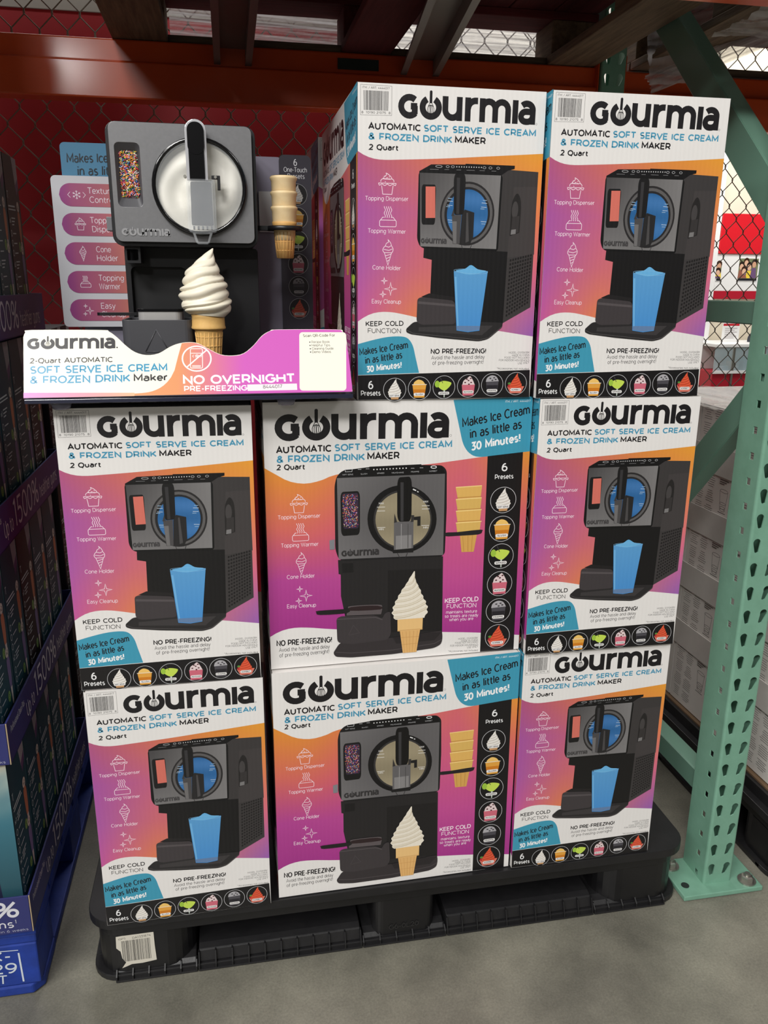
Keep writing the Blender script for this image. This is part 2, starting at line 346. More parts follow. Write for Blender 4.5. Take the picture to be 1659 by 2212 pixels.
        P = [arc(4.1, 4, 3.1, 3, 48, 318), [(7.0, 4.1), (4.6, 4.1)], [(6.1, 4.3), (6.1, 1.5)],
             arc(12.1, 4, 3.1, 3, 118, 422, 26),
             [(17.6, 8), (17.6, 3.6)]+arc(20.3, 3.6, 2.7, 2.6, 180, 360)+[(23, 8)], [(23, 4), (23, 0)],
             [(26.2, 0), (26.2, 8)], arc(29.2, 4.2, 2.9, 2.8, 180, 88, 8)+[(30.0, 7)],
             [(31.8, 0), (31.8, 8)], arc(34.3, 4.5, 2.5, 2.5, 180, 0, 10)+[(36.8, 0)], arc(39.3, 4.5, 2.5, 2.5, 180, 0, 10)+[(41.8, 0)],
             [(44.6, 0), (44.6, 8)],
             arc(49.1, 4.9, 2.4, 2.1, 140, 0, 10)+[(51.5, 0)], [(51.5, 4.3), (49.0, 4.3)]+arc(48.8, 2.6, 1.9, 1.7, 90, 270, 10)+[(49.4, .9)]+arc(49.4, 2.9, 2.1, 2.0, -90, 0, 6)]
        for q in P: s._stroke([M(p) for p in q], w, col)
        # whisk
        s.up(); s._stroke([M((12.1, 5.4)), M((12.1, 9.4))], 1.0*kx, col)
        s._stroke([M((12.1, 9.3)), M((12.1, 9.6))], .6*kx, col)
        lw = .2*kx
        for rx in (1.25, .65, 0.05): s._stroke([M(p) for p in arc(12.1, 3.3, rx, 1.5, 90, 450, 14)], lw, col, True)
        for sx in (-1, 1): s._stroke([M((12.1+sx*1.0, 4.3)), M((12.1+sx*.3, 5.6))], lw, col)
    def build(s, parent, matx, order=None, M=None):
        """every named portion becomes a mesh; the first is the part, the others its sub-parts"""
        names = list(s.parts); objs = []; root = None
        for nm in names:
            v, f, c = s.parts[nm]
            if not v: continue
            me = bpy.data.meshes.new(nm); me.from_pydata(v, [], f); at = me.color_attributes.new('Col', 'FLOAT_COLOR', 'POINT')
            at.data.foreach_set('color', np.array([(*q, 1) for q in c], dtype=np.float32).ravel()); me.materials.append(matx); me.update()
            o = link(nm, me, parent if root is None else root)
            if root is None:
                root = o
                if M is not None: o.matrix_local = M
            objs.append(o)
        return root
def face_matrix(origin, xdir, ydir):
    x = Vector(xdir).normalized(); y = Vector(ydir).normalized(); z = x.cross(y); o = Vector(origin)
    return Matrix(((x.x, y.x, z.x, o.x), (x.y, y.y, z.y, o.y), (x.z, y.z, z.z, o.z), (0, 0, 0, 1)))
def grid_col(G):
    """bilinear colour over a grid of rows (t from 0) of columns (u from 0)"""
    G = np.array(G, float); nr, nc = G.shape[:2]
    def f(uv):
        u = min(max(uv[0], 0), 1)*(nc-1); t = min(max(uv[1], 0), 1)*(nr-1); i = min(int(u), nc-2); j = min(int(t), nr-2); a, b = u-i, t-j
        c = G[j, i]*(1-a)*(1-b)+G[j, i+1]*a*(1-b)+G[j+1, i]*(1-a)*b+G[j+1, i+1]*a*b; return tuple(c)
    return f

# ---------------------------------------------------------------- artwork shared by the cartons
WHITE = (232, 229, 226); INK = (24, 22, 25); TEAL = (62, 152, 180); BLUETXT = (72, 150, 182); LITE = (246, 226, 236)
WA, WB, HB = .2915, .4535, .4647
def local(cx, cy, k, art_T=None, kx=None):
    """local drawing frame: origin at (cx, cy) mapped by art_T, k metres per unit, y up"""
    o = art_T((cx, cy)) if art_T else (cx, cy); kx = kx or k
    return lambda p: (o[0]+p[0]*kx, o[1]+p[1]*k)
def swirl(art, T, col, dark, w=1.0, h=1.6, line=.0006, turns=6, lean=.12):
    """soft-serve swirl: pear outline with a curled tip and wrapped ridges, base at y=0"""
    prof = [(.0, .40), (.06, .47), (.14, .5), (.24, .49), (.36, .43), (.46, .36), (.55, .3), (.63, .25), (.72, .17), (.8, .11), (.9, .055), (1, .012)]
    sk = lambda t: lean*w*(max(0, t-.5)*1.1+max(0, t-.86)*2.4)
    bump = lambda t, s_: 1+.05*math.sin(t*turns*7.5+s_)
    tt = np.linspace(0, 1, 34); rad = lambda t: float(np.interp(t, [p[0] for p in prof], [p[1] for p in prof]))
    Lf = [(-rad(t)*w*bump(t, 0)+sk(t), t*h) for t in tt]; Rt = [(rad(t)*w*bump(t, 2)+sk(t), t*h) for t in tt]
    art.poly(Lf+list(reversed(Rt)), col, T)
    lite = tuple(min(255, c*1.04) for c in col); mid = tuple((c+d)/2 for c, d in zip(col, dark))
    for k in range(turns):
        t0 = .03+.80*k/turns; n = 12
        for (dt, cc, lw) in ((0, dark, 1.0), (.035, mid, 1.5)):
            pts = []
            for i in range(n+1):
                u = i/n; t = min(.97, t0+dt+.16*u-.05*math.sin(math.pi*u)); pts.append((sk(t)+(-1+2*u)*rad(t)*w*.97, t*h))
            art.stroke(pts, line*lw*(1-.5*k/turns), cc, T=T)
def cone2d(art, T, w, h, col=(226, 178, 112), dark=(196, 142, 78), line=.0004):
    """wafer cup cone hanging below y=0: rim block and tapering cup"""
    art.poly([(-.5*w, 0), (.5*w, 0), (.49*w, -.36*h), (-.49*w, -.36*h)], (234, 192, 128), T)
    art.poly([(-.4*w, -.36*h), (.4*w, -.36*h), (.27*w, -h), (-.27*w, -h)], col, T)
    art.stroke([(-.5*w, -.34*h), (.5*w, -.34*h)], line, dark, T=T)
    for i in range(-2, 3): art.stroke([(i*.15*w, -.38*h), (i*.1*w, -h)], line*.6, dark, T=T)
    for i in range(2): art.stroke([(-.37*w+.05*w*i, (-.55-.2*i)*h), (.37*w-.05*w*i, (-.55-.2*i)*h)], line*.6, dark, T=T)
def icon(art, kind, T, col=LITE, w=.00085):
    A = lambda cx, cy, rx, ry, a0, a1, n=12: [(cx+rx*math.cos(R(a0+(a1-a0)*i/n)), cy+ry*math.sin(R(a0+(a1-a0)*i/n))) for i in range(n+1)]
    art.up(); art.hold = True
    st = lambda p, c=False: art.stroke(p, w, col, c, T)
    if kind == 'cup':
        st([(-.65, -.1), (-.52, -1), (.52, -1), (.65, -.1)]); st(smooth_pts([(-1, .15), (-.9, -.08), (-.6, .05), (-.3, -.1), (0, .05), (.3, -.1), (.6, .05), (.9, -.08), (1, .15)], 4))
        st([(-1, .15), (1, .15)]); st(A(-.45, .35, .3, .25, 200, 60)+A(.45, .35, .3, .25, 120, -20)); st(smooth_pts([(-.5, .6), (-.35, .85), (-.1, 1.0), (-.15, 1.2), (.2, 1.0), (.45, .75), (.5, .6)], 4))
        rr = random.Random(3)
        for i in range(11):
            x, y, a = rr.uniform(-.45, .45), rr.uniform(.25, .8), rr.uniform(0, 3.1); st([(x, y), (x+.12*math.cos(a), y+.12*math.sin(a))])
    elif kind == 'warm':
        st(rrect(-.95, .95, -1, -.3, .15, 3), True); st([(-.9, -.35), (-.6, 0), (-.45, 0)]); st([(.9, -.35), (.6, 0), (.45, 0)])
        for i in range(4): st([(-.36+.24*i+.07*math.sin(k*1.05), -.05+k*.11) for k in range(12)])
    elif kind == 'cone':
        st([(-.42, -.05), (0, -1.4), (.42, -.05)]); st([(-.3, -.4), (.38, -.2)]); st([(-.22, -.7), (.28, -.5)]); st([(-.12, -1), (.18, -.82)])
        st(smooth_pts([(-.45, -.05), (-.6, .2), (-.5, .5), (-.3, .7), (-.2, .95), (.05, 1.1), (0, 1.35), (.3, 1.0), (.4, .7), (.58, .4), (.55, .1), (.45, -.05)], 3)); st([(-.45, -.05), (.45, -.05)])
        st([(-.5, .3), (.1, .2), (.5, .35)]); st([(-.3, .65), (.1, .55), (.35, .7)])
    elif kind == 'star':
        for cx, cy, s in ((.35, -.15, .72), (-.4, .75, .36), (-.55, -.75, .36)):
            q = []
            for i in range(4):
                a = R(90*i); q += [(cx+s*math.cos(a), cy+s*math.sin(a)), (cx+s*.24*math.cos(a+R(45)), cy+s*.24*math.sin(a+R(45)))]
            st(q, True)
    elif kind == 'flake':
        for i in range(6):
            a = R(60*i+30); dx, dy = math.cos(a), math.sin(a); st([(0, 0), (dx*.8, dy*.8)])
            for sgn in (-1, 1):
                b = a+sgn*.8; st([(dx*.48, dy*.48), (dx*.48+.25*math.cos(b), dy*.48+.25*math.sin(b))])
        for sgn in (-1, 1): st([(sgn*1.15, .5), (sgn*1.6, 0), (sgn*1.15, -.5)])
    art.hold = False
DRINKS = ('SOFT SERVE', 'SLUSH', 'SPIKED', 'MILKSHAKE', 'FRAPPE', 'SORBET')
def preset(art, i, T, k, dim=1.0):
    """round preset picture number i, radius 1 in frame T (k metres per unit)"""
    D = lambda c: tuple(x*dim for x in c); zk = art.z
    art.ell(0, 0, 1, 1, (18, 16, 18), 32, T); art.ring(0, 0, 1, 1, .035*k, D((205, 205, 208)), 36, T)
    sh = lambda x, y: (lambda p: T((p[0]+x, p[1]+y)))
    if i in (0, 5):
        c, d = (((238, 234, 228), (196, 188, 178)) if i == 0 else ((226, 92, 60), (180, 58, 34)))
        if i == 5: art.poly([(-.8, -.25), (.8, -.25), (.5, -.85), (-.5, -.85)], D((214, 120, 104)), T); art.ell(-.6, -.2, .16, .16, D((178, 40, 48)), 10, T); art.ell(-.62, .02, .14, .1, D((88, 140, 60)), 8, T)
        else: art.poly([(-.4, -.4), (.42, -.4), (.34, -.86), (-.3, -.86)], D((196, 150, 104)), T)
        swirl(art, sh(0, -.5), D(c), D(d), 1.15, 1.42, .05*k, 5)
    elif i == 1:
        art.poly([(-.62, .32), (.62, .32), (.46, -.82), (-.46, -.82)], D((226, 162, 66)), T); art.poly([(-.55, -.1), (.55, -.1), (.5, -.5), (-.5, -.5)], D((206, 124, 30)), T)
        art.poly(smooth_pts([(-.55, .3), (-.45, .55), (-.1, .75), (.3, .62), (.55, .3)], 4), D((240, 196, 108)), T); art.stroke([(-.66, .32), (.66, .32)], .06*k, D((235, 225, 205)), T=T)
    elif i == 2:
        art.poly(smooth_pts([(-.6, .3), (-.1, .55), (.6, .42), (.62, .2), (.35, -.12), (.05, -.3), (-.3, -.15), (-.55, .1)], 4, True), D((196, 220, 86)), T)
        art.ell(-.62, .28, .22, .3, D((158, 196, 66)), 12, T); art.poly([(-.03, -.25), (.1, -.25), (.08, -.9), (0, -.9)], D((200, 210, 200)), T); art.stroke([(-.35, .85), (-.12, .35)], .05*k, D((60, 60, 62)), T=T)
    elif i == 3:
        art.poly([(-.6, .12), (.6, .12), (.5, -.85), (-.5, -.85)], D((206, 104, 122)), T); art.poly(smooth_pts([(-.55, .1), (-.45, .45), (-.1, .7), (.15, .85), (.4, .5), (.58, .1)], 4), D((226, 206, 206)), T)
        for x, y in ((-.3, .3), (0, .48), (.25, .3), (.05, .15), (.2, .66), (-.15, .6)): art.ell(x, y, .09, .06, D((70, 22, 30)), 8, T)
    elif i == 4:
        art.poly([(-.58, .3), (.58, .3), (.46, -.82), (-.46, -.82)], D((74, 72, 78)), T); art.poly([(-.52, -.05), (.52, -.05), (.47, -.6), (-.47, -.6)], D((36, 34, 40)), T)
        art.poly(smooth_pts([(-.6, .25), (-.5, .6), (-.1, .82), (.35, .7), (.6, .3)], 4), D((170, 168, 172)), T)
        for x, y in ((-.2, .55), (.15, .6), (0, .38), (.3, .45)): art.ell(x, y, .1, .06, D((60, 58, 62)), 8, T)
    art.poly(rrect(-.5, .5, -.66, -.4, .12, 3), D((236, 234, 232)), T)
    n = DRINKS[i]; wd = min(.42, .06*len(n)+.04); s = lambda p: T(p)
    art.text(n, (-wd, -.6), (wd, -.6), -.14*k, D((30, 30, 32)), 1.5, T=T, seg=3); art.z = zk
def barcode(art, T, x0, x1, y0, y1, col=INK, seed=5, rot=False):
    rr = random.Random(seed); x = x0; art.up(); art.hold = True
    while x < x1:
        w = rr.choice((.006, .006, .012, .018))*(x1-x0); g = rr.choice((.006, .01, .014))*(x1-x0)
        art.rect(x, y0, min(x+w, x1), y1, col, T); x += w+g
    art.hold = False
def features(art, T, spots, k, cap=29):
    for (nm, kd, ix, iy, a, b) in spots:
        icon(art, kd, local(ix, iy, k, T)); art.text(nm, a, b, cap, LITE, .8)

# ---- narrow face (coordinates measured on a flat picture of the carton, mapped onto the face)
def make_narrow():
    T = homog([(20, 85), (1487, 85), (213, 2112), (1531, 2021)], [(0, HB), (WA, HB), (0, 0), (WA, 0)])
    a = Art(T)
    a.rect(0, 0, WA, HB, WHITE, lambda p: p)
    top = smooth_pts([(40, 515), (110, 548), (185, 568), (270, 573), (400, 566), (700, 546), (1000, 521), (1500, 478)], 5)
    bot = smooth_pts([(150, 1622), (235, 1570), (320, 1545), (420, 1540), (540, 1552), (800, 1585), (1200, 1612), (1525, 1638)], 5)
    tm = [T(p) for p in top]; bm = [T(p) for p in bot]
    xs = np.linspace(0, WA, 36); ft = np.interp(xs, [p[0] for p in tm], [p[1] for p in tm]); fb = np.interp(xs, [p[0] for p in bm], [p[1] for p in bm])
    G = grid_col([[(178, 86, 128), (205, 108, 96), (222, 138, 62), (230, 156, 52)], [(168, 84, 160), (196, 98, 132), (212, 116, 100), (228, 132, 84)],
                  [(172, 88, 164), (206, 106, 118), (218, 120, 96), (214, 108, 138)], [(196, 88, 156), (224, 128, 84), (212, 116, 120), (152, 96, 176)]])
    a.between(list(zip(xs, ft)), list(zip(xs, fb)), G, 18, lambda p: p); a.base()
    a.fresh('barcode_label'); a.stroke([(44, 99), (289, 101), (304, 288), (61, 294)], .0004, (90, 88, 88), True)
    a.text('ITM. / ART. 4444017', (60, 124), (272, 124), 15, INK, .9, seg=3)
    Tb = homog([(0, 0), (1, 0), (1, 1), (0, 1)], [T((70, 135)), T((268, 135)), T((276, 262)), T((84, 264))])
    barcode(a, Tb, 0, 1, 0, .98); a.text('8  10190 21075  8', (68, 284), (294, 280), 15, INK, .9, seg=3)
    a.fresh('logo'); a.logo((357, 301), (1416, 298), 156, INK); a.ring(1427, 293, 6, 6, .0003, INK, 10)
    a.fresh('headline_lettering')
    a.text('AUTOMATIC', (134, 384), (538, 380), 45, INK, 1.7); a.text('SOFT SERVE ICE CREAM', (563, 379), (1428, 374), 45, BLUETXT, 1.7)
    a.text('& FROZEN DRINK', (141, 449), (786, 444), 45, BLUETXT, 1.7); a.text('MAKER', (812, 442), (1046, 440), 45, INK, 1.7); a.text('2 Quart', (149, 515), (376, 511), 38, INK, 1.7)
    a.fresh('feature_icons')
    features(a, T, (('Topping Dispenser', 'cup', 312, 730, (150, 838), (484, 828)), ('Topping Warmer', 'warm', 336, 938, (190, 1044), (483, 1037)),
                    ('Cone Holder', 'cone', 357, 1160, (247, 1276), (465, 1271)), ('Easy Cleanup', 'star', 375, 1385, (262, 1492), (488, 1484))), .0136)
    a.fresh('appliance_picture')
    BK = (22, 21, 22); DG = (58, 55, 55)
    a.poly([(1190, 618), (1235, 592), (1470, 596), (1486, 1455), (1283, 1566), (1272, 1120), (1190, 1112)], DG)
    a.poly([(1290, 700), (1470, 690), (1484, 1120), (1280, 1150)], (64, 60, 60))
    a.poly([(632, 1112), (1280, 1112), (1284, 1572), (715, 1575), (700, 1192), (634, 1182)], (20, 19, 20))
    a.poly([(700, 1405), (640, 1430), (700, 1440), (905, 1440), (905, 1420)], (30, 28, 29))
    a.poly([(552, 632), (640, 585), (905, 574), (905, 569), (1286, 564), (1286, 585), (1238, 597), (1190, 628), (1190, 660), (552, 660)], (16, 15, 17))
    a.poly(rpoly([(548, 650), (562, 632), (1180, 622), (1200, 640), (1204, 1100), (1190, 1116), (640, 1124), (600, 1112), (574, 1066)], 22), (14, 14, 15))
    gcol = lambda p: tuple(np.array((112, 110, 110))*(1.0-.32*(p[1]-640)/470*-1 if False else 1)+np.array((22, 21, 20))*((p[1]-640)/470-.3))
    Lo = [(560+44*t, 1060+44*min(1, t*1)) for t in (0, 1)]
    a.between([(556+i*(1184-556)/12, 642-i*.9) for i in range(13)], [(604+i*(1190-604)/12, 1110-i*.9) for i in range(13)],
              grid_col([[(70, 68, 69), (100, 98, 98), (124, 122, 122)], [(88, 86, 87), (112, 110, 110), (120, 118, 118)], [(120, 118, 118), (112, 110, 110), (126, 124, 124)]]), 10)
    a.poly(rrect(0, 1, 0, 1, .12, 3), BK, homog([(0, 0), (1, 0), (1, 1), (0, 1)], [T((578, 716)), T((690, 712)), T((704, 968)), T((600, 972))]))
    a.poly([(610, 728), (684, 725), (702, 924), (628, 928)], (212, 112, 98))
    a.ell(946, 885, 210, 204, (40, 38, 39), 40); a.ell(946, 885, 196, 190, (92, 90, 90), 40); a.ell(946, 887, 176, 172, (36, 35, 37), 40)
    def bl(p): t = (math.sin(p[0]*.031)+math.sin(p[1]*.04+1)+2)/4; return (34+30*t, 92+26*t, 146+30*t)
    a.ell(948, 888, 158, 158, bl, 48)
    for (x, y, w) in ((1052, 812, 42), (1050, 838, 42), (1056, 930, 42), (786, 812, 42), (786, 838, 42), (800, 932, 38)): a.stroke([(x, y), (x+w, y+1)], .0006, (214, 224, 232))
    for (x, y) in ((1060, 795), (1046, 850), (1062, 945), (790, 795), (780, 848), (806, 946)): a.stroke([(x, y), (x+30, y)], .0009, (150, 180, 206))
    a.poly([(830, 900), (902, 895), (905, 1080), (852, 1082)], (74, 72, 73)); a.poly([(835, 940), (870, 938), (880, 1080), (856, 1080)], (110, 108, 108))
    a.poly([(905, 900), (925, 860), (1000, 876), (1006, 1030), (984, 1080), (905, 1082)], (36, 35, 36)); a.poly([(940, 880), (952, 880), (975, 1060), (950, 1070)], (72, 70, 71))
    a.poly(rrect(0, 1, 0, 1, .18, 4), BK, homog([(0, 0), (1, 0), (1, 1), (0, 1)], [T((820, 636)), T((914, 634)), T((922, 892)), T((842, 898))]))
    a.poly([(845, 660), (870, 660), (884, 890), (862, 892)], (52, 51, 53))
    a.poly([(825, 905), (838, 860), (850, 905)], (60, 58, 58)); a.stroke([(920, 1086), (934, 1120), (985, 1118), (997, 1082)], .0007, (36, 35, 36))
    a.logo((606, 1090), (804, 1084), 32, (66, 64, 65))
    a.poly(smooth_pts([(1286, 1010), (1284, 830), (1296, 770), (1320, 740), (1346, 770), (1356, 840), (1357, 985)], 4), (34, 32, 32)); a.ell(1312, 846, 24, 56, (66, 63, 63), 24); a.poly([(1292, 1000), (1296, 890), (1350, 880), (1350, 985)], (52, 49, 49)); a.poly([(1292, 1003), (1294, 972), (1330, 966), (1330, 996)], (120, 118, 118))
    for i in range(15):
        for j in range(9): x, y = 1302+j*19, 1160+i*25-j*(5+i*.45); a.raw([T(q) for q in ((x, y), (x+11, y-3), (x+11, y+9), (x, y+12))], [(3, 2, 1, 0)], (26, 24, 25))
    a.up(); 
    a.poly(rpoly([(542, 1640), (596, 1592), (900, 1570), (1262, 1563), (1280, 1563), (1282, 1572), (1280, 1592), (1250, 1616), (1180, 1672), (1110, 1690), (800, 1684), (580, 1672), (545, 1660)], 22), (40, 38, 39))
    a.poly([(640, 1625), (930, 1600), (1210, 1585), (1130, 1650), (640, 1650)], (58, 55, 56)); a.stroke([(548, 1648), (600, 1665), (1110, 1680), (1180, 1664), (1276, 1590)], .0006, (92, 88, 88))
    a.poly(rpoly([(612, 1445), (640, 1432), (890, 1442), (912, 1470), (920, 1590), (660, 1608), (618, 1592)], 22), (62, 57, 59)); a.poly([(620, 1460), (900, 1466), (905, 1480), (620, 1476)], (84, 78, 80))
    for i, (x, y) in enumerate(((700, 596), (768, 594), (808, 593), (1052, 588), (1098, 587), (1158, 586))):
        a.ring(x, y, 12 if i != 0 else 26, 7, .0005, (190, 190, 192), 10)
    for i in range(11): a.ell(838+i*19, 592-i*.5, 4, 4, (220, 220, 220), 8)
    for x0, x1, y in ((632, 700, 617), (745, 780, 614), (838, 872, 612), (915, 978, 610), (1016, 1056, 608), (1108, 1144, 607)): a.stroke([(x0, y), (x1, y-1)], .0006, (130, 130, 132))
    a.part('drink_picture')
    a.poly([(876, 1256), (1138, 1242), (1108, 1622), (1020, 1636), (932, 1630)], lambda p: (70+20*(p[1] < 1400), 142+14*(p[1] < 1400), 208))
    a.poly([(930, 1600), (1110, 1592), (1108, 1618), (1020, 1632), (934, 1626)], (98, 128, 168)); a.poly(smooth_pts([(890, 1252), (960, 1236), (1005, 1210), (1060, 1234), (1126, 1244), (1000, 1272)], 4, True), (104, 176, 224))
    a.ring(1007, 1250, 131, 14, .0004, (140, 190, 226)); a.poly([(884, 1290), (900, 1290), (945, 1600), (934, 1602)], (110, 176, 224))
    a.fresh('keep_cold_lettering')
    a.text('KEEP COLD', (229, 1640), (519, 1622), 33, INK, 1.4); a.text('FUNCTION', (248, 1682), (506, 1670), 31, INK, .85)
    a.fresh('time_claim'); a.poly(smooth_pts([(178, 1756), (300, 1722), (410, 1698), (510, 1690), (565, 1702), (605, 1745), (632, 1815), (669, 1914)], 4)+[(198, 1953)], TEAL)
    a.text('Makes Ice Cream', (200, 1830), (568, 1764), 50, INK, 1.3, .12); a.text('in as little as', (250, 1881), (530, 1829), 50, INK, 1.3, .12); a.text('30 Minutes!', (264, 1935), (530, 1890), 44, (245, 245, 245), 1.8, .12)
    a.fresh('no_freezing_lettering'); a.text('NO PRE-FREEZING!', (749, 1790), (1172, 1764), 34, INK, 1.7); a.text('Avoid the hassle and delay', (756, 1825), (1165, 1798), 26, (60, 58, 60), .8); a.text('of pre-freezing overnight!', (767, 1858), (1160, 1830), 26, (60, 58, 60), .8)
    a.fresh('small_print')
    for s_, x0, x1, y in (('MODEL GSI1060BK', 1347, 1507, 1752), ('MADE IN CHINA', 1374, 1507, 1768), ('FOOD NOT INCLUDED', 1318, 1508, 1785), ('FOR INDOOR HOUSEHOLD', 1276, 1509, 1803), ('USE ONLY', 1424, 1509, 1816), ('*Accessories not included', 1266, 1510, 1856)):
        a.text(s_, (x0, y+4), (x1, y-6), 13, (70, 68, 70), .8, seg=3)
    a.fresh('preset_strip')
    a.poly([(197, 1955), (1519, 1850), (1530, 2021), (214, 2111)], (20, 18, 20))
    a.text('6', (286, 2038), (322, 2036), 52, (240, 240, 240), 1.3); a.text('Presets', (233, 2084), (384, 2074), 34, (240, 240, 240), 1.25)
    for i, (x, y) in enumerate(((490, 2030), (680, 2011), (869, 1994), (1056, 1976), (1239, 1958), (1420, 1942))): preset(a, i, local(x, y, .0186, T), .0186)
    a.up(3)
    return a

def make_wide():
    T = homog([(43, 80), (1597, 50), (98, 1627), (1526, 1505)], [(0, HB), (WB, HB), (0, 0), (WB, 0)])
    a = Art(T)
    a.rect(0, 0, WB, HB, WHITE, lambda p: p)
    top = smooth_pts([(50, 455), (130, 500), (200, 535), (290, 548), (380, 530), (470, 496), (700, 460), (1000, 436), (1340, 390), (1600, 360)], 5)
    bot = smooth_pts([(88, 1440), (150, 1405), (230, 1385), (330, 1384), (450, 1392), (800, 1405), (1088, 1408), (1305, 1412), (1530, 1425)], 5)
    tm = [T(p) for p in top]; bm = [T(p) for p in bot]
    xs = np.linspace(0, WB, 44); ft = np.interp(xs, [p[0] for p in tm], [p[1] for p in tm]); fb = np.interp(xs, [p[0] for p in bm], [p[1] for p in bm])
    G = grid_col([[(226, 144, 52), (222, 128, 72), (216, 112, 100), (214, 104, 110), (228, 150, 56)], [(214, 108, 92), (212, 98, 106), (206, 90, 126), (208, 92, 132), (216, 100, 110)],
                  [(178, 66, 146), (184, 70, 146), (190, 74, 146), (196, 78, 146), (190, 74, 146)], [(164, 52, 136), (166, 52, 138), (166, 52, 138), (166, 52, 138), (164, 52, 138)]])
    a.between(list(zip(xs, ft)), list(zip(xs, fb)), G, 18, lambda p: p); a.base()
    a.fresh('logo'); a.logo((117, 302), (1116, 282), 152, INK); a.ring(1127, 270, 6, 6, .0003, INK, 10)
    a.fresh('headline_lettering')
    a.text('AUTOMATIC', (126, 375), (441, 364), 42, INK, 1.7); a.text('SOFT SERVE ICE CREAM', (461, 362), (1134, 340), 42, BLUETXT, 1.7)
    a.text('& FROZEN DRINK', (129, 429), (632, 414), 42, BLUETXT, 1.7); a.text('MAKER', (650, 411), (832, 405), 42, INK, 1.7); a.text('2 Quart', (128, 471), (289, 466), 33, INK, 1.7)
    a.fresh('time_claim')
    a.poly([(1142, 66), (1597, 46), (1582, 362)]+smooth_pts([(1582, 362), (1400, 384), (1290, 394), (1235, 372), (1200, 320), (1180, 240), (1142, 66)], 4)[1:-1], TEAL)
    a.text('ITM. / ART. 4444017', (1440, 82), (1583, 78), 13, (235, 240, 242), 1.0, seg=3)
    a.text('Makes Ice Cream', (1196, 226), (1580, 148), 58, INK, 1.3, .12); a.text('in as little as', (1240, 290), (1534, 232), 58, INK, 1.3, .12); a.text('30 Minutes!', (1247, 360), (1526, 308), 52, (245, 245, 245), 1.8, .12)
    a.fresh('feature_icons')
    features(a, T, (('Topping Dispenser', 'cup', 255, 668, (135, 756), (379, 744)), ('Topping Warmer', 'warm', 265, 832, (154, 919), (369, 908)),
                    ('Cone Holder', 'cone', 270, 1010, (188, 1102), (348, 1092)), ('Easy Cleanup', 'star', 282, 1192, (189, 1272), (356, 1262))), .0143, 24)
    a.fresh('appliance_picture')
    BK = (20, 19, 20)
    a.poly([(482, 990), (1088, 968), (1085, 1450), (560, 1485), (500, 1200), (498, 1075), (486, 1072)], (36, 34, 35))
    a.poly([(505, 1010), (570, 1008), (572, 1062), (508, 1066)], (24, 23, 24)); a.poly([(770, 1050), (1080, 1040), (1082, 1400), (770, 1410)], (28, 26, 27))
    a.poly(rpoly([(460, 560), (472, 506), (505, 472), (660, 452), (958, 440), (1080, 442), (1106, 470), (1107, 700), (1098, 950), (1080, 970), (520, 996), (486, 985), (466, 930)], 22), (26, 25, 27))
    a.poly([(500, 505), (515, 470), (660, 456), (660, 450), (960, 436), (960, 441), (1078, 446), (1096, 486), (1096, 505)], (14, 13, 15))
    a.between([(474+i*(1096-474)/12, 516-i*2.1) for i in range(13)], [(486+i*(1088-486)/12, 986-i*2.1) for i in range(13)],
              grid_col([[(112, 110, 111), (96, 94, 95), (98, 96, 97)], [(102, 100, 101), (84, 82, 83), (98, 96, 97)], [(114, 112, 113), (98, 96, 97), (108, 106, 106)]]), 10)
    a.poly(rrect(0, 1, 0, 1, .14, 3), BK, homog([(0, 0), (1, 0), (1, 1), (0, 1)], [T((494, 596)), T((607, 590)), T((608, 844)), T((500, 852))]))
    Q = homog([(0, 0), (1, 0), (1, 1), (0, 1)], [T((503, 606)), T((598, 602)), T((602, 806)), T((512, 810))])
    a.poly(rrect(0, 1, 0, 1, .1, 2), (52, 40, 60), Q); rr = random.Random(11); a.up()
    for i in range(420):
        x, y, an = rr.uniform(.02, .93), rr.uniform(.02, .95), rr.uniform(0, 3.14); c = rr.choice(((206, 60, 96), (226, 110, 50), (70, 90, 190), (232, 200, 90), (220, 120, 160), (60, 140, 170), (176, 52, 60), (240, 236, 240)))
        dx, dy = .05*math.cos(an), .026*math.sin(an); nx, ny = -.011*math.sin(an), .007*math.cos(an)
        a.raw([Q(q) for q in ((x-nx, y-ny), (x+dx-nx, y+dy-ny), (x+dx+nx, y+dy+ny), (x+nx, y+ny))], [(0, 1, 2, 3), (3, 2, 1, 0)][:1] if False else [(3, 2, 1, 0)], c); 
        if i % 60 == 59: a.up()
    a.ell(850, 753, 199, 196, (16, 15, 17), 44); a.ell(854, 755, 168, 170, (52, 50, 50), 44)
    def cr(p): t = (math.sin(p[0]*.022+1)+math.sin(p[1]*.03)+2)/4; return (138+30*t, 128+28*t, 104+24*t)
    a.ell(855, 756, 158, 160, cr, 44); a.stroke([(912, 580), (930, 588)], .002, (230, 230, 230)); a.stroke([(936, 592), (944, 597)], .002, (200, 200, 200))
    for (x, y, w) in ((706, 684, 46), (706, 706, 46), (708, 802, 46), (964, 676, 44), (964, 694, 44), (962, 790, 44)): a.stroke([(x, y), (x+w, y-1)], .0008, (232, 230, 226))
    for s_, x, y in (('MAX', 716, 668), ('MIN', 716, 818), ('MAX', 972, 658), ('MIN', 972, 808)): a.text(s_, (x, y), (x+28, y-1), 12, (232, 230, 226), 1.1, seg=3)
    a.poly([(804, 770), (916, 762), (915, 930), (804, 936)], (98, 96, 97)); a.poly([(815, 850), (905, 844), (905, 925), (815, 930)], (132, 130, 130)); a.poly([(806, 720), (822, 770), (804, 775)], (50, 48, 48)); a.poly([(904, 730), (920, 730), (916, 768), (900, 770)], (50, 48, 48))
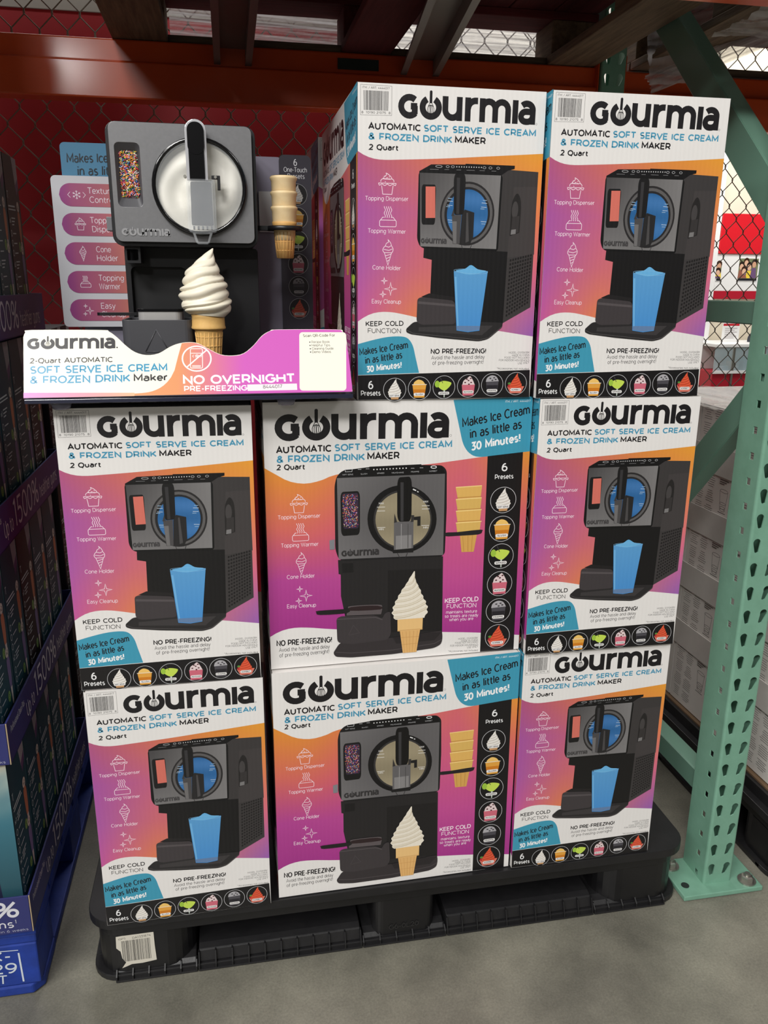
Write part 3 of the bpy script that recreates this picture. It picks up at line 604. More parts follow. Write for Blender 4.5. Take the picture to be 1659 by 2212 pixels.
    a.stroke([(846, 780), (846, 925)], .0012, (150, 148, 148)); a.stroke([(885, 780), (885, 920)], .0012, (72, 70, 70)); a.poly([(790, 932), (918, 920), (915, 945), (800, 950)], (24, 23, 24)); a.stroke([(824, 950), (840, 980), (870, 980), (882, 948)], .0009, (46, 44, 45))
    a.poly(rrect(0, 1, 0, 1, .2, 4), (14, 13, 14), homog([(0, 0), (1, 0), (1, 1), (0, 1)], [T((821, 512)), T((905, 506)), T((904, 766)), T((822, 768))]))
    a.poly([(840, 540), (858, 540), (858, 764), (842, 764)], (56, 55, 57)); a.poly([(918, 740), (956, 736), (956, 790), (938, 792), (938, 758), (918, 758)], (28, 27, 28))
    a.logo((502, 970), (718, 958), 34, (50, 48, 49))
    a.poly([(432, 876), (462, 870), (462, 928), (434, 930)], (128, 128, 134))
    for i, x in enumerate((541, 604, 650, 909, 960)): a.stroke([(x-10, 468-i*3), (x+10, 468-i*3)] if i != 0 else [(520, 466), (562, 464), (560, 478), (522, 480), (520, 466)], .0007, (200, 200, 202))
    for i in range(11): a.ell(686+i*18.6, 466-i*.8, 4, 4, (225, 225, 225), 8)
    a.ring(1030, 452, 16, 7, .0012, (235, 235, 235), 12)
    for s_, x0, x1, y in (('SOFT SERVE', 505, 567, 500), ('SLUSH', 610, 648, 496), ('SPIKED', 704, 746, 492), ('MILKSHAKE', 789, 858, 489), ('FRAPPE', 900, 946, 484), ('SORBET', 1004, 1050, 480)): a.text(s_, (x0, y), (x1, y-2), 8, (170, 170, 172), 1.1, seg=3)
    a.poly(rpoly([(456, 1530), (490, 1476), (520, 1462), (800, 1440), (1060, 1402), (1082, 1400), (1086, 1420), (1086, 1450), (1078, 1478), (1040, 1500), (800, 1536), (560, 1556), (470, 1552)], 22), (52, 47, 49)); a.poly([(800, 1440), (1010, 1410), (1082, 1408), (1040, 1455), (820, 1475)], (40, 36, 38)); a.stroke([(470, 1525), (560, 1530), (800, 1512), (1040, 1474), (1084, 1450)], .0012, (78, 72, 74))
    a.poly(rpoly([(474, 1330), (500, 1316), (700, 1310), (740, 1330), (750, 1300), (785, 1284), (790, 1420), (770, 1452), (560, 1478), (480, 1470)], 22), (60, 55, 57)); a.stroke([(545, 1425), (572, 1368), (608, 1412), (548, 1426)], .0006, (78, 72, 74)); a.stroke([(478, 1334), (700, 1322), (740, 1336)], .001, (92, 86, 88))
    a.poly(smooth_pts([(532, 1312), (540, 1270), (560, 1256), (715, 1248), (738, 1262), (732, 1304)], 3), (92, 84, 86)); a.poly(smooth_pts([(548, 1284), (560, 1262), (712, 1254), (728, 1276)], 3, True), (44, 30, 32))
    a.poly(smooth_pts([(358, 1295), (370, 1284), (520, 1274), (540, 1270), (540, 1296), (380, 1308)], 3, True), (30, 27, 28))
    a.fresh('cone_picture'); a.up(70)
    c1 = local(900, 1325, .0231, T); cone2d(a, c1, 2.0, 2.9, line=.0008); swirl(a, local(898, 1330, .0231, T), (236, 228, 212), (202, 188, 160), 2.75, 3.85, .0014, 7)
    a.fresh('cone_stack_picture')
    for i, y in enumerate((580, 650, 718, 786)): a.poly([(1160-2+i*1, y-12), (1312-2-i*2, y-22), (1302-i*2, y+48), (1170, y+56)], (224-6*(i % 2), 178, 96)); a.stroke([(1160, y-10), (1308, y-20)], .0016, (246, 214, 140)); a.stroke([(1166, y+50), (1304, y+42)], .0012, (186, 132, 66))
    a.poly([(1184, 850), (1282, 842), (1264, 942), (1194, 944)], (214, 164, 86)); a.stroke([(1200, 852), (1206, 940)], .0008, (184, 132, 64)); a.stroke([(1230, 850), (1230, 940)], .0008, (184, 132, 64)); a.stroke([(1256, 848), (1250, 940)], .0008, (184, 132, 64))
    a.poly(smooth_pts([(1100, 832), (1170, 828), (1300, 814), (1312, 824), (1290, 842), (1170, 850), (1102, 852)], 3, True), (34, 31, 33))
    a.fresh('no_freezing_lettering')
    a.text('NO PRE-FREEZING!', (130, 1494), (448, 1470), 36, INK, 1.7); a.text('Avoid the hassle and delay', (144, 1526), (436, 1504), 24, (60, 58, 60), .8); a.text('of pre-freezing overnight!', (146, 1558), (434, 1532), 24, (60, 58, 60), .8)
    a.fresh('keep_cold_lettering'); a.text('KEEP COLD', (1100, 1241), (1292, 1229), 28, (248, 232, 240), 1.3); a.text('FUNCTION', (1110, 1272), (1281, 1264), 26, (248, 232, 240), .85)
    for s_, x0, x1, y in (('maintains texture', 1107, 1285, 1303), ('so treats are ready', 1100, 1292, 1326), ('when you are', 1126, 1264, 1346)): a.text(s_, (x0, y), (x1, y-8), 19, (248, 232, 240), .85, seg=4)
    a.fresh('small_print')
    for s_, x0, x1, y in (('MODEL GSI1060BK', 1178, 1292, 1454), ('MADE IN CHINA', 1196, 1292, 1466), ('FOOD NOT INCLUDED', 1160, 1292, 1478), ('FOR INDOOR HOUSEHOLD', 1132, 1292, 1494), ('USE ONLY', 1230, 1292, 1504), ('*Accessories not included', 1122, 1292, 1526)):
        a.text(s_, (x0, y), (x1, y-7), 11, (70, 68, 70), .8, seg=3)
    a.fresh('preset_strip')
    a.poly([(1340, 390), (1543, 366), (1498, 1508), (1305, 1523)], (20, 18, 20))
    a.text('6', (1422, 478), (1453, 476), 46, (240, 240, 240), 1.3); a.text('Presets', (1383, 524), (1488, 519), 28, (240, 240, 240), 1.25)
    for i, (x, y) in enumerate(((1432, 643), (1426, 809), (1421, 968), (1415, 1127), (1409, 1283), (1404, 1433))): preset(a, i, local(x, y, .0232, T), .0232)
    a.up(3)
    return a

# ---------------------------------------------------------------- the setting
FLOOR = mat('polished_concrete', (100, 98, 89), .4, noise=(3.4, .36, (142, 139, 125), 12), bump=(60, .08, .002))
nt = FLOOR.node_tree; N = nt.nodes; L = nt.links; b = N['Principled BSDF']
tc = N.new('ShaderNodeTexCoord'); n1 = N.new('ShaderNodeTexNoise'); n1.inputs['Scale'].default_value = 1.7; n1.inputs['Detail'].default_value = 4; L.new(tc.outputs['Object'], n1.inputs['Vector'])
n2 = N.new('ShaderNodeTexNoise'); n2.inputs['Scale'].default_value = 230; n2.inputs['Detail'].default_value = 6; n2.inputs['Roughness'].default_value = .75; L.new(tc.outputs['Object'], n2.inputs['Vector'])
m1 = N.new('ShaderNodeMixRGB'); m1.blend_type = 'MULTIPLY'; m1.inputs[0].default_value = .55
rp = N.new('ShaderNodeValToRGB'); rp.color_ramp.elements[0].position = .35; rp.color_ramp.elements[0].color = (.52, .52, .5, 1); rp.color_ramp.elements[1].position = .62; rp.color_ramp.elements[1].color = (1, 1, 1, 1)
L.new(n1.outputs['Fac'], rp.inputs['Fac'])
old = b.inputs['Base Color'].links[0].from_socket; L.new(old, m1.inputs[1]); L.new(rp.outputs['Color'], m1.inputs[2])
m2 = N.new('ShaderNodeMixRGB'); m2.blend_type = 'OVERLAY'; m2.inputs[0].default_value = .6; L.new(m1.outputs[0], m2.inputs[1]); L.new(n2.outputs['Fac'], m2.inputs[2]); L.new(m2.outputs[0], b.inputs['Base Color'])
f = MB(); f.add([(-9, -26, 0), (14, -26, 0), (14, 12, 0), (-9, 12, 0)], [(0, 1, 2, 3)])
tag(f.build('floor', FLOOR, fix=False), 'grey-brown polished concrete warehouse floor', 'floor', kind='structure')
REDWALL = mat('red_painted_wall', (172, 18, 36), .55, noise=(3, .5, (158, 14, 30), 3)); WALLW = mat('white_painted_wall', (226, 222, 214), .6); TRIMG = mat('grey_trim', (176, 176, 170), .5)
f = MB(); f.box(-4.5, .52, 1.95, 2.1, 0, 2.13); tag(f.build('wall_back', REDWALL), 'dark red wall behind the chain-link fence', 'wall', kind='structure')
f = MB(); f.box(-4.5, .52, 1.94, 2.11, 2.13, 2.19); tag(f.build('trim_1', TRIMG), 'grey cap along the top of the red wall', 'trim', kind='structure')
f = MB(); f.box(-5, 9, 6.2, 6.35, 0, 5.2); tag(f.build('wall_far', WALLW), 'white far wall of the shop', 'wall', kind='structure')

# chain-link fence: bent wires with a real over-under, one wire after another
GALV = mat('galvanised_wire', (120, 116, 106), .45, .8)
def fence(name, label, x0, x1, y, z0, z1, pw, ph, wires_r=.0017):
    t = thing(name, label, 'fence', (x0, y, z0)); nz = int((z1-z0)/(ph/2)); nx = int((x1-x0)/(pw/2))
    me_cache = {}
    for k in range(nx):
        par = k % 2
        if par not in me_cache:
            w = MB(); pts = []
            for j in range(nz+1):
                s = 1 if (j+par) % 2 else -1; z = j*ph/2
                pts += [(s*pw*.27, .0015*s, z-.004), (s*pw*.27, -.0015*s, z+.004)]
            w.tube(pts, wires_r, 5); me_cache[par] = w.mesh('wire', GALV)
        o = link('wire', me_cache[par], t); o.location = (k*pw/2, 0, 0)
    return t
fence('chain_link_fence', 'chain-link fence in front of the dark red wall', -1.1, .92, 1.13, .95, 2.2, .0665, .0865)
fence('chain_link_fence', 'chain-link fence in front of the bright photo counter', .95, 2.15, 1.52, .75, 2.1, .0665, .0865)

# ---------------------------------------------------------------- storage rack
GREEN = mat('green_rack_paint', (122, 168, 146), .38, noise=(26, .5, (110, 154, 132), 5), coat=.15, bump=(140, .08, .001)); GREEND = mat('green_brace_paint', (104, 142, 124), .4, coat=.15)
ORANGE = mat('orange_beam_paint', (216, 84, 34), .3, noise=(9, .5, (204, 76, 30), 3), coat=.4, bump=(220, .1, .0008)); ZINC = mat('zinc_steel', (170, 168, 160), .35, .9); STEEL = mat('dark_bar_steel', (132, 126, 122), .4, .5, bump=(90, .1, .001)); DARKHOLE = mat('dark_label', (24, 36, 32), .6)
PITCH = .0488
def column(name, parent, x0, x1, y0, y1, z1, face=-1, holes=True):
    """open C-channel post with keyhole slots on the front face and small square slots on its side"""
    m = MB(); th = .0025; rc = .0055; n = int(z1/PITCH); z_off = -.001
    yf = y0 if face < 0 else y1
    def drop(cx, cz, bo, to):
        r = .0078; q = []
        for i in range(9): a = R(-20+220*i/8); q.append((cx+bo+r*math.cos(a), cz+.006+r*math.sin(a)))
        q += [(cx+to-.0042, cz-.0125), (cx+to-.001, cz-.0155), (cx+to+.0042, cz-.0135)]
        return q
    zs = [0]+[.0246+PITCH*k for k in range(n)]
    for k in range(n):
        za, zb = zs[k], zs[k+1]; zc = .049+PITCH*(k-1)
        hs = [drop(x0+.0148, zc, 0, .0012), drop(x1-.0175, zc, .0022, -.0032)] if holes and k else []
        m.prism([(x0+rc, za), (x1-rc, za), (x1-rc, zb), (x0+rc, zb)], yf, yf-face*th, 'xz', hs)
        za, zb = max(0, PITCH*k-.0024), PITCH*(k+1)-.0024; zd = .022+PITCH*k; ym = y0+.03
        dia = [(ym-.006, zd-.007), (ym+.006, zd-.007), (ym+.006, zd+.007), (ym-.006, zd+.007)]
        m.prism([(y0+rc, za), (y1, za), (y1, zb), (y0+rc, zb)], x0, x0+th, 'yz', [dia] if holes else [])
    m.box(x1-th, x1, y0+rc, y1, 0, z1)
    for cx, a0 in ((x0+rc, 180), (x1-rc, 270)):
        vs = []
        for i in range(7):
            an = R(a0+15*i); vs += [(cx+rc*math.cos(an), y0+rc+rc*math.sin(an), 0), (cx+rc*math.cos(an), y0+rc+rc*math.sin(an), z1)]
        m.add(vs, [(2*i, 2*i+2, 2*i+3, 2*i+1) for i in range(6)], True)
    yb = y1 if face < 0 else y0
    m.box(x0+th, x0+.018, yb-.003, yb-.0004, 0, z1); m.box(x1-.018, x1-th, yb-.003, yb-.0004, 0, z1)
    return m.build(name, GREEN, parent, fix=True)
fr = thing('rack_upright_frame', 'green steel rack upright with keyhole slots beside the stacked cartons', 'rack upright', (.935, .45, 0))
def under(o, p):
    o.parent = p; o.matrix_parent_inverse = Matrix.Translation(-Vector(p.location)); return o
def sub(mb, name, m, p, bevel=0): return under(mb.build(name, m, None, bevel), p)
under(column('front_post', None, .902, .968, .026, .106, 2.15), fr)
under(column('rear_post', None, .902, .968, .845, .925, 2.15, holes=True), fr)
pl = sub(MB().prism([(.842, -.002), (1.027, -.002), (1.027, .112), (.842, .112)], .002, .013, 'xy'), 'base_plate', GREEN, fr, .002)
for bx, by in ((.862, .092), (1.002, .02)):
    bt = MB(); bt.lathe([(.019, 0), (.019, .003)], (bx, by, .013), 20, False); bt.lathe([(.0125, 0), (.0125, .009), (.009, .011)], (bx, by, .016), 6, False); bt.lathe([(.006, 0), (.006, .006)], (bx, by, .026), 12, False)
    o = bt.build('anchor_bolt', ZINC, pl); o.matrix_parent_inverse = pl.matrix_parent_inverse @ Matrix.Identity(4)
    o.matrix_parent_inverse = Matrix.Identity(4)
bt = MB(); bt.lathe([(.0085, 0), (.0085, .0008)], (.862, .03, .0132), 16, False); bt.build('bolt_hole', DARKHOLE, pl)
under(MB().box(.842, .842, 0, 0, 0, 0).build('weld_seam', GREEN, None), fr) if False else None
def brace(name, y0, z0, y1, z1, w=.048, xo=.91, dx=.036):
    d = Vector((0, y1-y0, z1-z0)); Ln = d.length; d.normalize(); u = Vector((0, -d.z, d.y)); m = MB(); c = Vector((xo+dx/2, (y0+y1)/2, (z0+z1)/2))
    m.obox(c+Vector((-dx/2, 0, 0)), (0.0013, 0, 0), d*Ln/2, u*w/2); m.obox(c+u*w/2, (dx/2, 0, 0), d*Ln/2, u*.0013); m.obox(c-u*w/2, (dx/2, 0, 0), d*Ln/2, u*.0013)
    m.obox(c+u*(w/2-.006)+Vector((dx/2, 0, 0)), (.0013, 0, 0), d*Ln/2, u*.007); m.obox(c-u*(w/2-.006)+Vector((dx/2, 0, 0)), (.0013, 0, 0), d*Ln/2, u*.007)
    return sub(m, name, GREEND, fr, .001)
brace('horizontal_brace', .104, 1.208, .85, 1.203, .04)
brace('diagonal_brace', .075, 1.372, .62, 1.868, .064)
brace('diagonal_brace', .062, 1.095, .85, .25, .052)
brace('floor_brace', .104, .214, .85, .214, .046)

def beam(name, label, x0, x1, y0, y1, z0, z1, group=None, tabs=(True, True), front=-1):
    t = thing(name, label, 'rack beam', ((x0+x1)/2, (y0+y1)/2, z0), group=group)
    zs = z0+(z1-z0)*.62; st = y0+.014 if front < 0 else y0; e = y1 if front < 0 else y1-.014
    sub(MB().prism([(y0, z0), (y1, z0), (y1, z1 if front < 0 else zs), ((y0+.016) if front < 0 else y1-.016, z1 if front < 0 else zs), ((y0+.016) if front < 0 else y1-.016, zs if front < 0 else z1), (y0, zs if front < 0 else z1)], x0, x1, 'yz'), 'beam_tube', ORANGE, t, .004)
    for k, x in enumerate((x0, x1)):
        if tabs[k]: sub(MB().box(x-.003 if k else x, x if k else x+.003, y0-.006, y1+.004, z0-.02, z1+.03), 'end_connector', ORANGE, t, .001)
    return t
beam('rack_beam', 'glossy orange rear rack beam above the display appliance', -1.75, .9, .86, .92, 1.662, 1.79, tabs=(True, True))
beam('rack_beam', 'orange rear rack beam continuing right of the green rear post', .97, 3.3, .86, .92, 1.655, 1.785)
beam('rack_beam', 'orange front rack beam just showing at the top right edge', -1.75, .9, .028, .088, 1.698, 1.80, front=1)
st = tag(MB().box(.235, .335, .8715, .874, 1.752, 1.776).build('beam_sticker', DARKHOLE), 'small dark green sticker on the rear orange beam', 'sticker')
def bar(label, xa, xb, wdt):
    """hat-section pallet support bar running from the front beam to the rear beam"""
    t = thing('pallet_support_bar', label, 'support bar', (xb, .45, 1.75), group='steel pallet support bars under the upper shelf')
    d = Vector((xb-xa, .786, 0)).normalized(); u = Vector((d.y, -d.x, 0)); c = Vector(((xa+xb)/2, .483, 1.77)); Ln = .40
    for s in (-1, 1):
        m = MB(); m.obox(c+u*s*wdt/2+Vector((0, 0, -.004)), u*.0015, d*Ln, (0, 0, .018)); m.obox(c+u*s*(wdt/2+.005)+Vector((0, 0, -.021)), u*.0075, d*Ln, (0, 0, .0015)); sub(m, 'side_rail', STEEL, t)
    m = MB(); m.obox(c+Vector((0, 0, .0145)), u*wdt/2, d*Ln, (0, 0, .0015)); sub(m, 'top_web', STEEL, t)
bar('dark steel support bar over the display appliance', -.018, -.014, .062)
bar('slanting dark steel support bar above the leftmost top carton', .345, .438, .07)

# ---------------------------------------------------------------- wooden pallets on the upper level
WOODG = wood_mat('weathered_wood', (92, 74, 58), (138, 116, 92), 'Y'); WOODX = wood_mat('weathered_wood_cross', (78, 66, 56), (124, 108, 90), 'X'); WOODR = wood_mat('red_stained_wood', (88, 26, 30), (112, 38, 42), 'X', .85); WOODRY = wood_mat('red_stained_wood_long', (84, 26, 30), (108, 40, 42), 'Y', .85)
def wood_pallet(name, label, x0, x1, y0, y1, z, run_w=.125):
    t = thing(name, label, 'wooden pallet', ((x0+x1)/2, (y0+y1)/2, z))
    xm = (x0+x1)/2
    for k, (xa, xb, mt) in enumerate(((x0, x0+run_w, WOODG), (xm-.06, xm+.06, WOODRY), (x1-run_w, x1, WOODG))):
        sub(MB().box(xa, xb, y0+.1, y1-.1, z, z+.019), 'bottom_runner', mt, t, .002)
        for (ya, yb) in ((y0, y0+.12), ((y0+y1)/2-.06, (y0+y1)/2+.06), (y1-.12, y1)):
            sub(MB().box(xa+.004, xb-.004, ya, yb, z+.0195, z+.098), 'block', WOODRY if k == 1 else WOODG, t, .003)
    for ya, yb in ((y0, y0+.095), (y1-.095, y1)): sub(MB().box(x0, x1, ya, yb, z, z+.0185), 'bottom_board', WOODX, t, .002)
    for ya, yb in ((y0, y0+.12), ((y0+y1)/2-.06, (y0+y1)/2+.06), (y1-.12, y1)): sub(MB().box(x0, x1, ya, yb, z+.0985, z+.117), 'stringer_board', WOODX if ya == (y0+y1)/2-.06 else WOODR, t, .002)
    w = .118; n = int((x1-x0)/w)
    for k in range(n): xa = x0+(x1-x0)*k/n; sub(MB().box(xa+.002, xa+(x1-x0)/n-.002, y0, y1, z+.1175, z+.135), 'deck_board', WOODRY, t, .002)
    return t
wood_pallet('wooden_pallet', 'weathered brown and dark red wooden pallet on the rack shelf overhead', -.285, .896, -.06, .99, 1.7915)
KRAFT = mat('kraft_load', (120, 88, 60), .8)
ld = thing('unseen_load', 'unseen stacked cartons added on the overhead wooden pallet to block light', 'cartons', (.3, .46, 1.94)); sub(MB().box(-.27, .89, -.05, .98, 1.927, 2.9), 'carton_block', KRAFT, ld, .004)  # out-of-view block, added to stop light leaking past the deck to the fence
wood_pallet('wooden_pallet', 'wooden pallet in the next bay, right of the green diagonal brace', 1.0, 2.15, -.05, .99, 1.7915)
ld = thing('unseen_load', 'unseen stacked cartons added on the next bay pallet to block light', 'cartons', (1.55, .46, 1.94)); sub(MB().box(1.02, 2.12, -.04, .96, 1.927, 2.9), 'carton_block', KRAFT, ld, .004)  # same unseen light blocker for the next bay
wood_pallet('wooden_pallet', 'wooden pallet overhead at the top left corner', -1.72, -.545, -.05, .99, 1.7915)
ld = thing('unseen_load', 'unseen stacked cartons added on the overhead pallet at the left corner to block light', 'cartons', (-1.1, .46, 1.94)); sub(MB().box(-1.7, -.56, -.04, .96, 1.927, 2.9), 'carton_block', KRAFT, ld, .004)  # unseen block added over the left pallet, also keeps light out
# stretch film
FILM = bpy.data.materials.new('stretch_film'); FILM.use_nodes = True; nt = FILM.node_tree; N = nt.nodes; L = nt.links; b = N['Principled BSDF']
b.inputs['Base Color'].default_value = (.92, .91, .93, 1); b.inputs['Roughness'].default_value = .22; b.inputs['Alpha'].default_value = .5; b.inputs['Specular IOR Level'].default_value = .8
tc = N.new('ShaderNodeTexCoord'); mp = N.new('ShaderNodeMapping'); mp.inputs['Scale'].default_value = (3, 3, 90); L.new(tc.outputs['UV'], mp.inputs['Vector'])
nz = N.new('ShaderNodeTexNoise'); nz.inputs['Scale'].default_value = 1.5; nz.inputs['Detail'].default_value = 6; L.new(tc.outputs['Generated'], nz.inputs['Vector'])
FILM_ATTR = N.new('ShaderNodeAttribute'); FILM_ATTR.attribute_name = 'streak'
rp = N.new('ShaderNodeMapRange'); rp.inputs['To Min'].default_value = .12; rp.inputs['To Max'].default_value = .85; L.new(FILM_ATTR.outputs['Fac'], rp.inputs['Value']); L.new(rp.outputs['Result'], b.inputs['Alpha'])
tl = N.new('ShaderNodeBsdfTranslucent'); tl.inputs['Color'].default_value = (.9, .9, .92, 1); mx = N.new('ShaderNodeMixShader'); mx.inputs[0].default_value = .45
tp = N.new('ShaderNodeBsdfTransparent'); mx2 = N.new('ShaderNodeMixShader'); rp.inputs['To Min'].default_value = .16; rp.inputs['To Max'].default_value = .92
L.remove(b.inputs['Alpha'].links[0]); b.inputs['Alpha'].default_value = 1.0
L.new(b.outputs['BSDF'], mx.inputs[1]); L.new(tl.outputs[0], mx.inputs[2]); L.new(rp.outputs['Result'], mx2.inputs[0]); L.new(tp.outputs[0], mx2.inputs[1]); L.new(mx.outputs[0], mx2.inputs[2]); L.new(mx2.outputs[0], N['Material Output'].inputs['Surface'])
def film(label, A, B, C, D, nu=40, nv=14, amp=.008, seed=1, along=1, thick=None):
    """crumpled stretch-film sheet spanned by four corners, with folds running from A-D to B-C"""
    rr = np.random.RandomState(seed); A, B, C, D = map(Vector, (A, B, C, D)); n = (B-A).cross(D-A).normalized(); m = MB()
    prof = np.cumsum(rr.randn(nv+1)); prof = (prof-prof.mean())/(prof.std()+1e-6); st = rr.rand(nv+1)
    vs = []; att = []
    for i in range(nu+1):
        u = i/nu
        for j in range(nv+1):
            v = j/nv; p = A*(1-u)*(1-v)+B*u*(1-v)+C*u*v+D*(1-u)*v
            h = amp*(prof[j]*(.6+.4*math.sin(u*5+j*.7+seed))+.5*math.sin(u*17+j*2.1)+rr.randn()*.15)
            vs.append(p+n*h); att.append(min(1, max(0, st[j]*.8+.2*math.sin(u*9+j)+rr.rand()*.15)))
    fs = [(i*(nv+1)+j, (i+1)*(nv+1)+j, (i+1)*(nv+1)+j+1, i*(nv+1)+j+1) for i in range(nu) for j in range(nv)]
    m.add(vs, fs, True); me = m.mesh('stretch_film', FILM, fix=False); a = me.attributes.new('streak', 'FLOAT', 'POINT'); a.data.foreach_set('value', np.array(att, dtype=np.float32))
    o = link('stretch_film', me); return tag(o, label, 'stretch film', 'stretch film around the overhead pallets')
film('clear stretch film across the left fork opening of the overhead pallet', (-.16, .999, 1.792), (.255, .999, 1.792), (.255, .999, 1.90), (-.16, .999, 1.90), 44, 44, .0022, 3)
film('clear stretch film across the right fork opening of the overhead pallet', (.37, .999, 1.792), (.785, .999, 1.792), (.785, .999, 1.90), (.37, .999, 1.90), 44, 40, .0022, 5)
film('whitish stretch film hanging between rear post and diagonal brace', (1.0, .78, 1.735), (1.10, .66, 1.72), (1.10, .58, 1.93), (.985, .80, 1.93), 30, 24, .008, 8)
film('twisted rope of stretch film slanting up to the right edge', (1.02, .80, 1.72), (1.24, .34, 1.80), (1.24, .33, 1.84), (1.0, .80, 1.76), 40, 14, .007, 12)
film('torn stretch film sheet under the next bay pallet', (1.0, .30, 1.783), (1.35, .25, 1.783), (1.35, .52, 1.785), (1.02, .55, 1.785), 30, 20, .006, 15)
film('stretch film on the pallet corner at the top left', (-.56, .95, 1.805), (-.525, .75, 1.805), (-.525, .75, 1.97), (-.55, .97, 1.97), 16, 12, .005, 19)

# ---------------------------------------------------------------- black plastic pallets
BLACKP = mat('black_pallet_plastic', (20, 20, 22), .42, noise=(14, .6, (34, 33, 34), 6), bump=(55, .25, .002)); BLACKP2 = mat('black_pallet_plastic_smooth', (17, 17, 19), .34, noise=(9, .6, (28, 27, 28), 5), bump=(30, .15, .002))
def plastic_pallet(x0, label, cat='plastic pallet'):
    W_, D_ = 1.195, 1.0; t = thing('plastic_pallet', label, cat, (x0+W_/2, D_/2, 0))
    P = lambda mb, nm, bev=.004, m=BLACKP: sub(mb, nm, m, t, bev)
    m = MB(); m.prism(rrect(x0, x0+W_, -.004, D_, .055, 8), .122, .1405, 'xy'); P(m, 'deck', .005)
    m = MB(); m.prism(rrect(x0+.012, x0+W_-.012, .008, D_-.012, .05, 8), .096, .1225, 'xy'); P(m, 'deck_skirt', .004, BLACKP2)
    xs = ((x0+.012, x0+.19), (x0+.53, x0+.655), (x0+W_-.19, x0+W_-.012)); ys = ((.01, .17), (.43, .57), (.83, .99))
    for i, (xa, xb) in enumerate(xs):
        for j, (ya, yb) in enumerate(ys):
            m = MB(); r = .05 if i != 1 else .02; m.prism(rrect(xa, xb, ya, yb, r, 6), .012, .1, 'xy'); P(m, 'post', .004, BLACKP2)
    # bottom rails: a frame with raised ribs along the outer lip
    for (ya, yb) in ((.004, .125), (.44, .56), (.875, .996)):
        m = MB(); m.prism(rrect(x0, x0+W_, ya, yb, .05, 6), .0, .012, 'xy'); P(m, 'bottom_rail', .003)
    for xa, xb in ((x0, x0+.12), (x0+.535, x0+.655), (x0+W_-.12, x0+W_)):
        m = MB(); m.prism([(xa, .06), (xb, .06), (xb, .94), (xa, .94)], .0005, .0125, 'xy'); P(m, 'bottom_rail', .003)
    for (xa, xb, zt) in ((x0+.045, x0+.19, .02), (x0+.195, x0+.505, .034), (x0+.51, x0+.675, .02), (x0+.68, x0+W_-.205, .034), (x0+W_-.2, x0+W_-.045, .02)):
        m = MB(); m.prism([(.009, .012), (.016, zt), (.030, zt+.004), (.11, zt+.004), (.12, .012)], xa, xb, 'yz'); P(m, 'rail_rise', .002)
        n = max(2, int((xb-xa)/.0285)); rm = MB(); rm.prism([(-.004, .002), (.004, .002), (.004, zt+.001), (-.003, zt-.004)] if False else [(-.002, .002), (.014, .002), (.018, zt), (.010, zt), (.0, .012)], -.0012, .0012, 'yz'); rme = rm.mesh('rib', BLACKP)
        for k in range(n+1):
            o = link('rib', rme, None); o.location = (xa+(xb-xa)*k/n, 0, 0); o.parent = t; o.matrix_parent_inverse = Matrix.Translation(-Vector(t.location))
        m = MB(); m.box(xa, xb, -.002, .016, .001, .0045); P(m, 'lip', .001)
    return t
pal = plastic_pallet(-.354, 'black plastic pallet with torn barcode label under the appliance cartons')
a = Art(); a.poly([(-.305, .096), (-.262, .0985), (-.238, .101), (-.2375, .066), (-.236, .033), (-.262, .030), (-.281, .0305), (-.290, .027), (-.299, .024), (-.291, .036), (-.297, .046), (-.299, .062), (-.306, .0705)], (214, 208, 194)); barcode(a, None, -.296, -.245, .038, .085, (44, 42, 42), 9)
a.text('DA1331874', (-.276, .0865), (-.243, .0885), -.005, (44, 42, 42), .9, seg=3); a.text('IGPS', (-.301, .0875), (-.288, .0885), -.004, (44, 42, 42), .9, seg=3)
lb = a.build(None, PRINT_FLAT); lb.name = 'barcode_sticker'; lb.parent = pal; lb.matrix_parent_inverse = Matrix.Translation(-Vector(pal.location)); lb.matrix_basis = face_matrix((0, .0082, 0), (1, 0, 0), (0, 0, 1))
lb['label'] = 'torn white barcode sticker on pallet corner post'
a = Art(); a.text('G6-0L20', (.208, .026), (.268, .028), -.011, (44, 43, 44), 1.0); lb = a.build(None, PRINT_FLAT); lb.name = 'moulded_lettering'; lb.parent = pal; lb.matrix_parent_inverse = Matrix.Translation(-Vector(pal.location)); lb.matrix_basis = face_matrix((0, .0085, 0), (1, 0, 0), (0, 0, 1))
plastic_pallet(1.062, 'black plastic pallet on the floor right of the green upright')

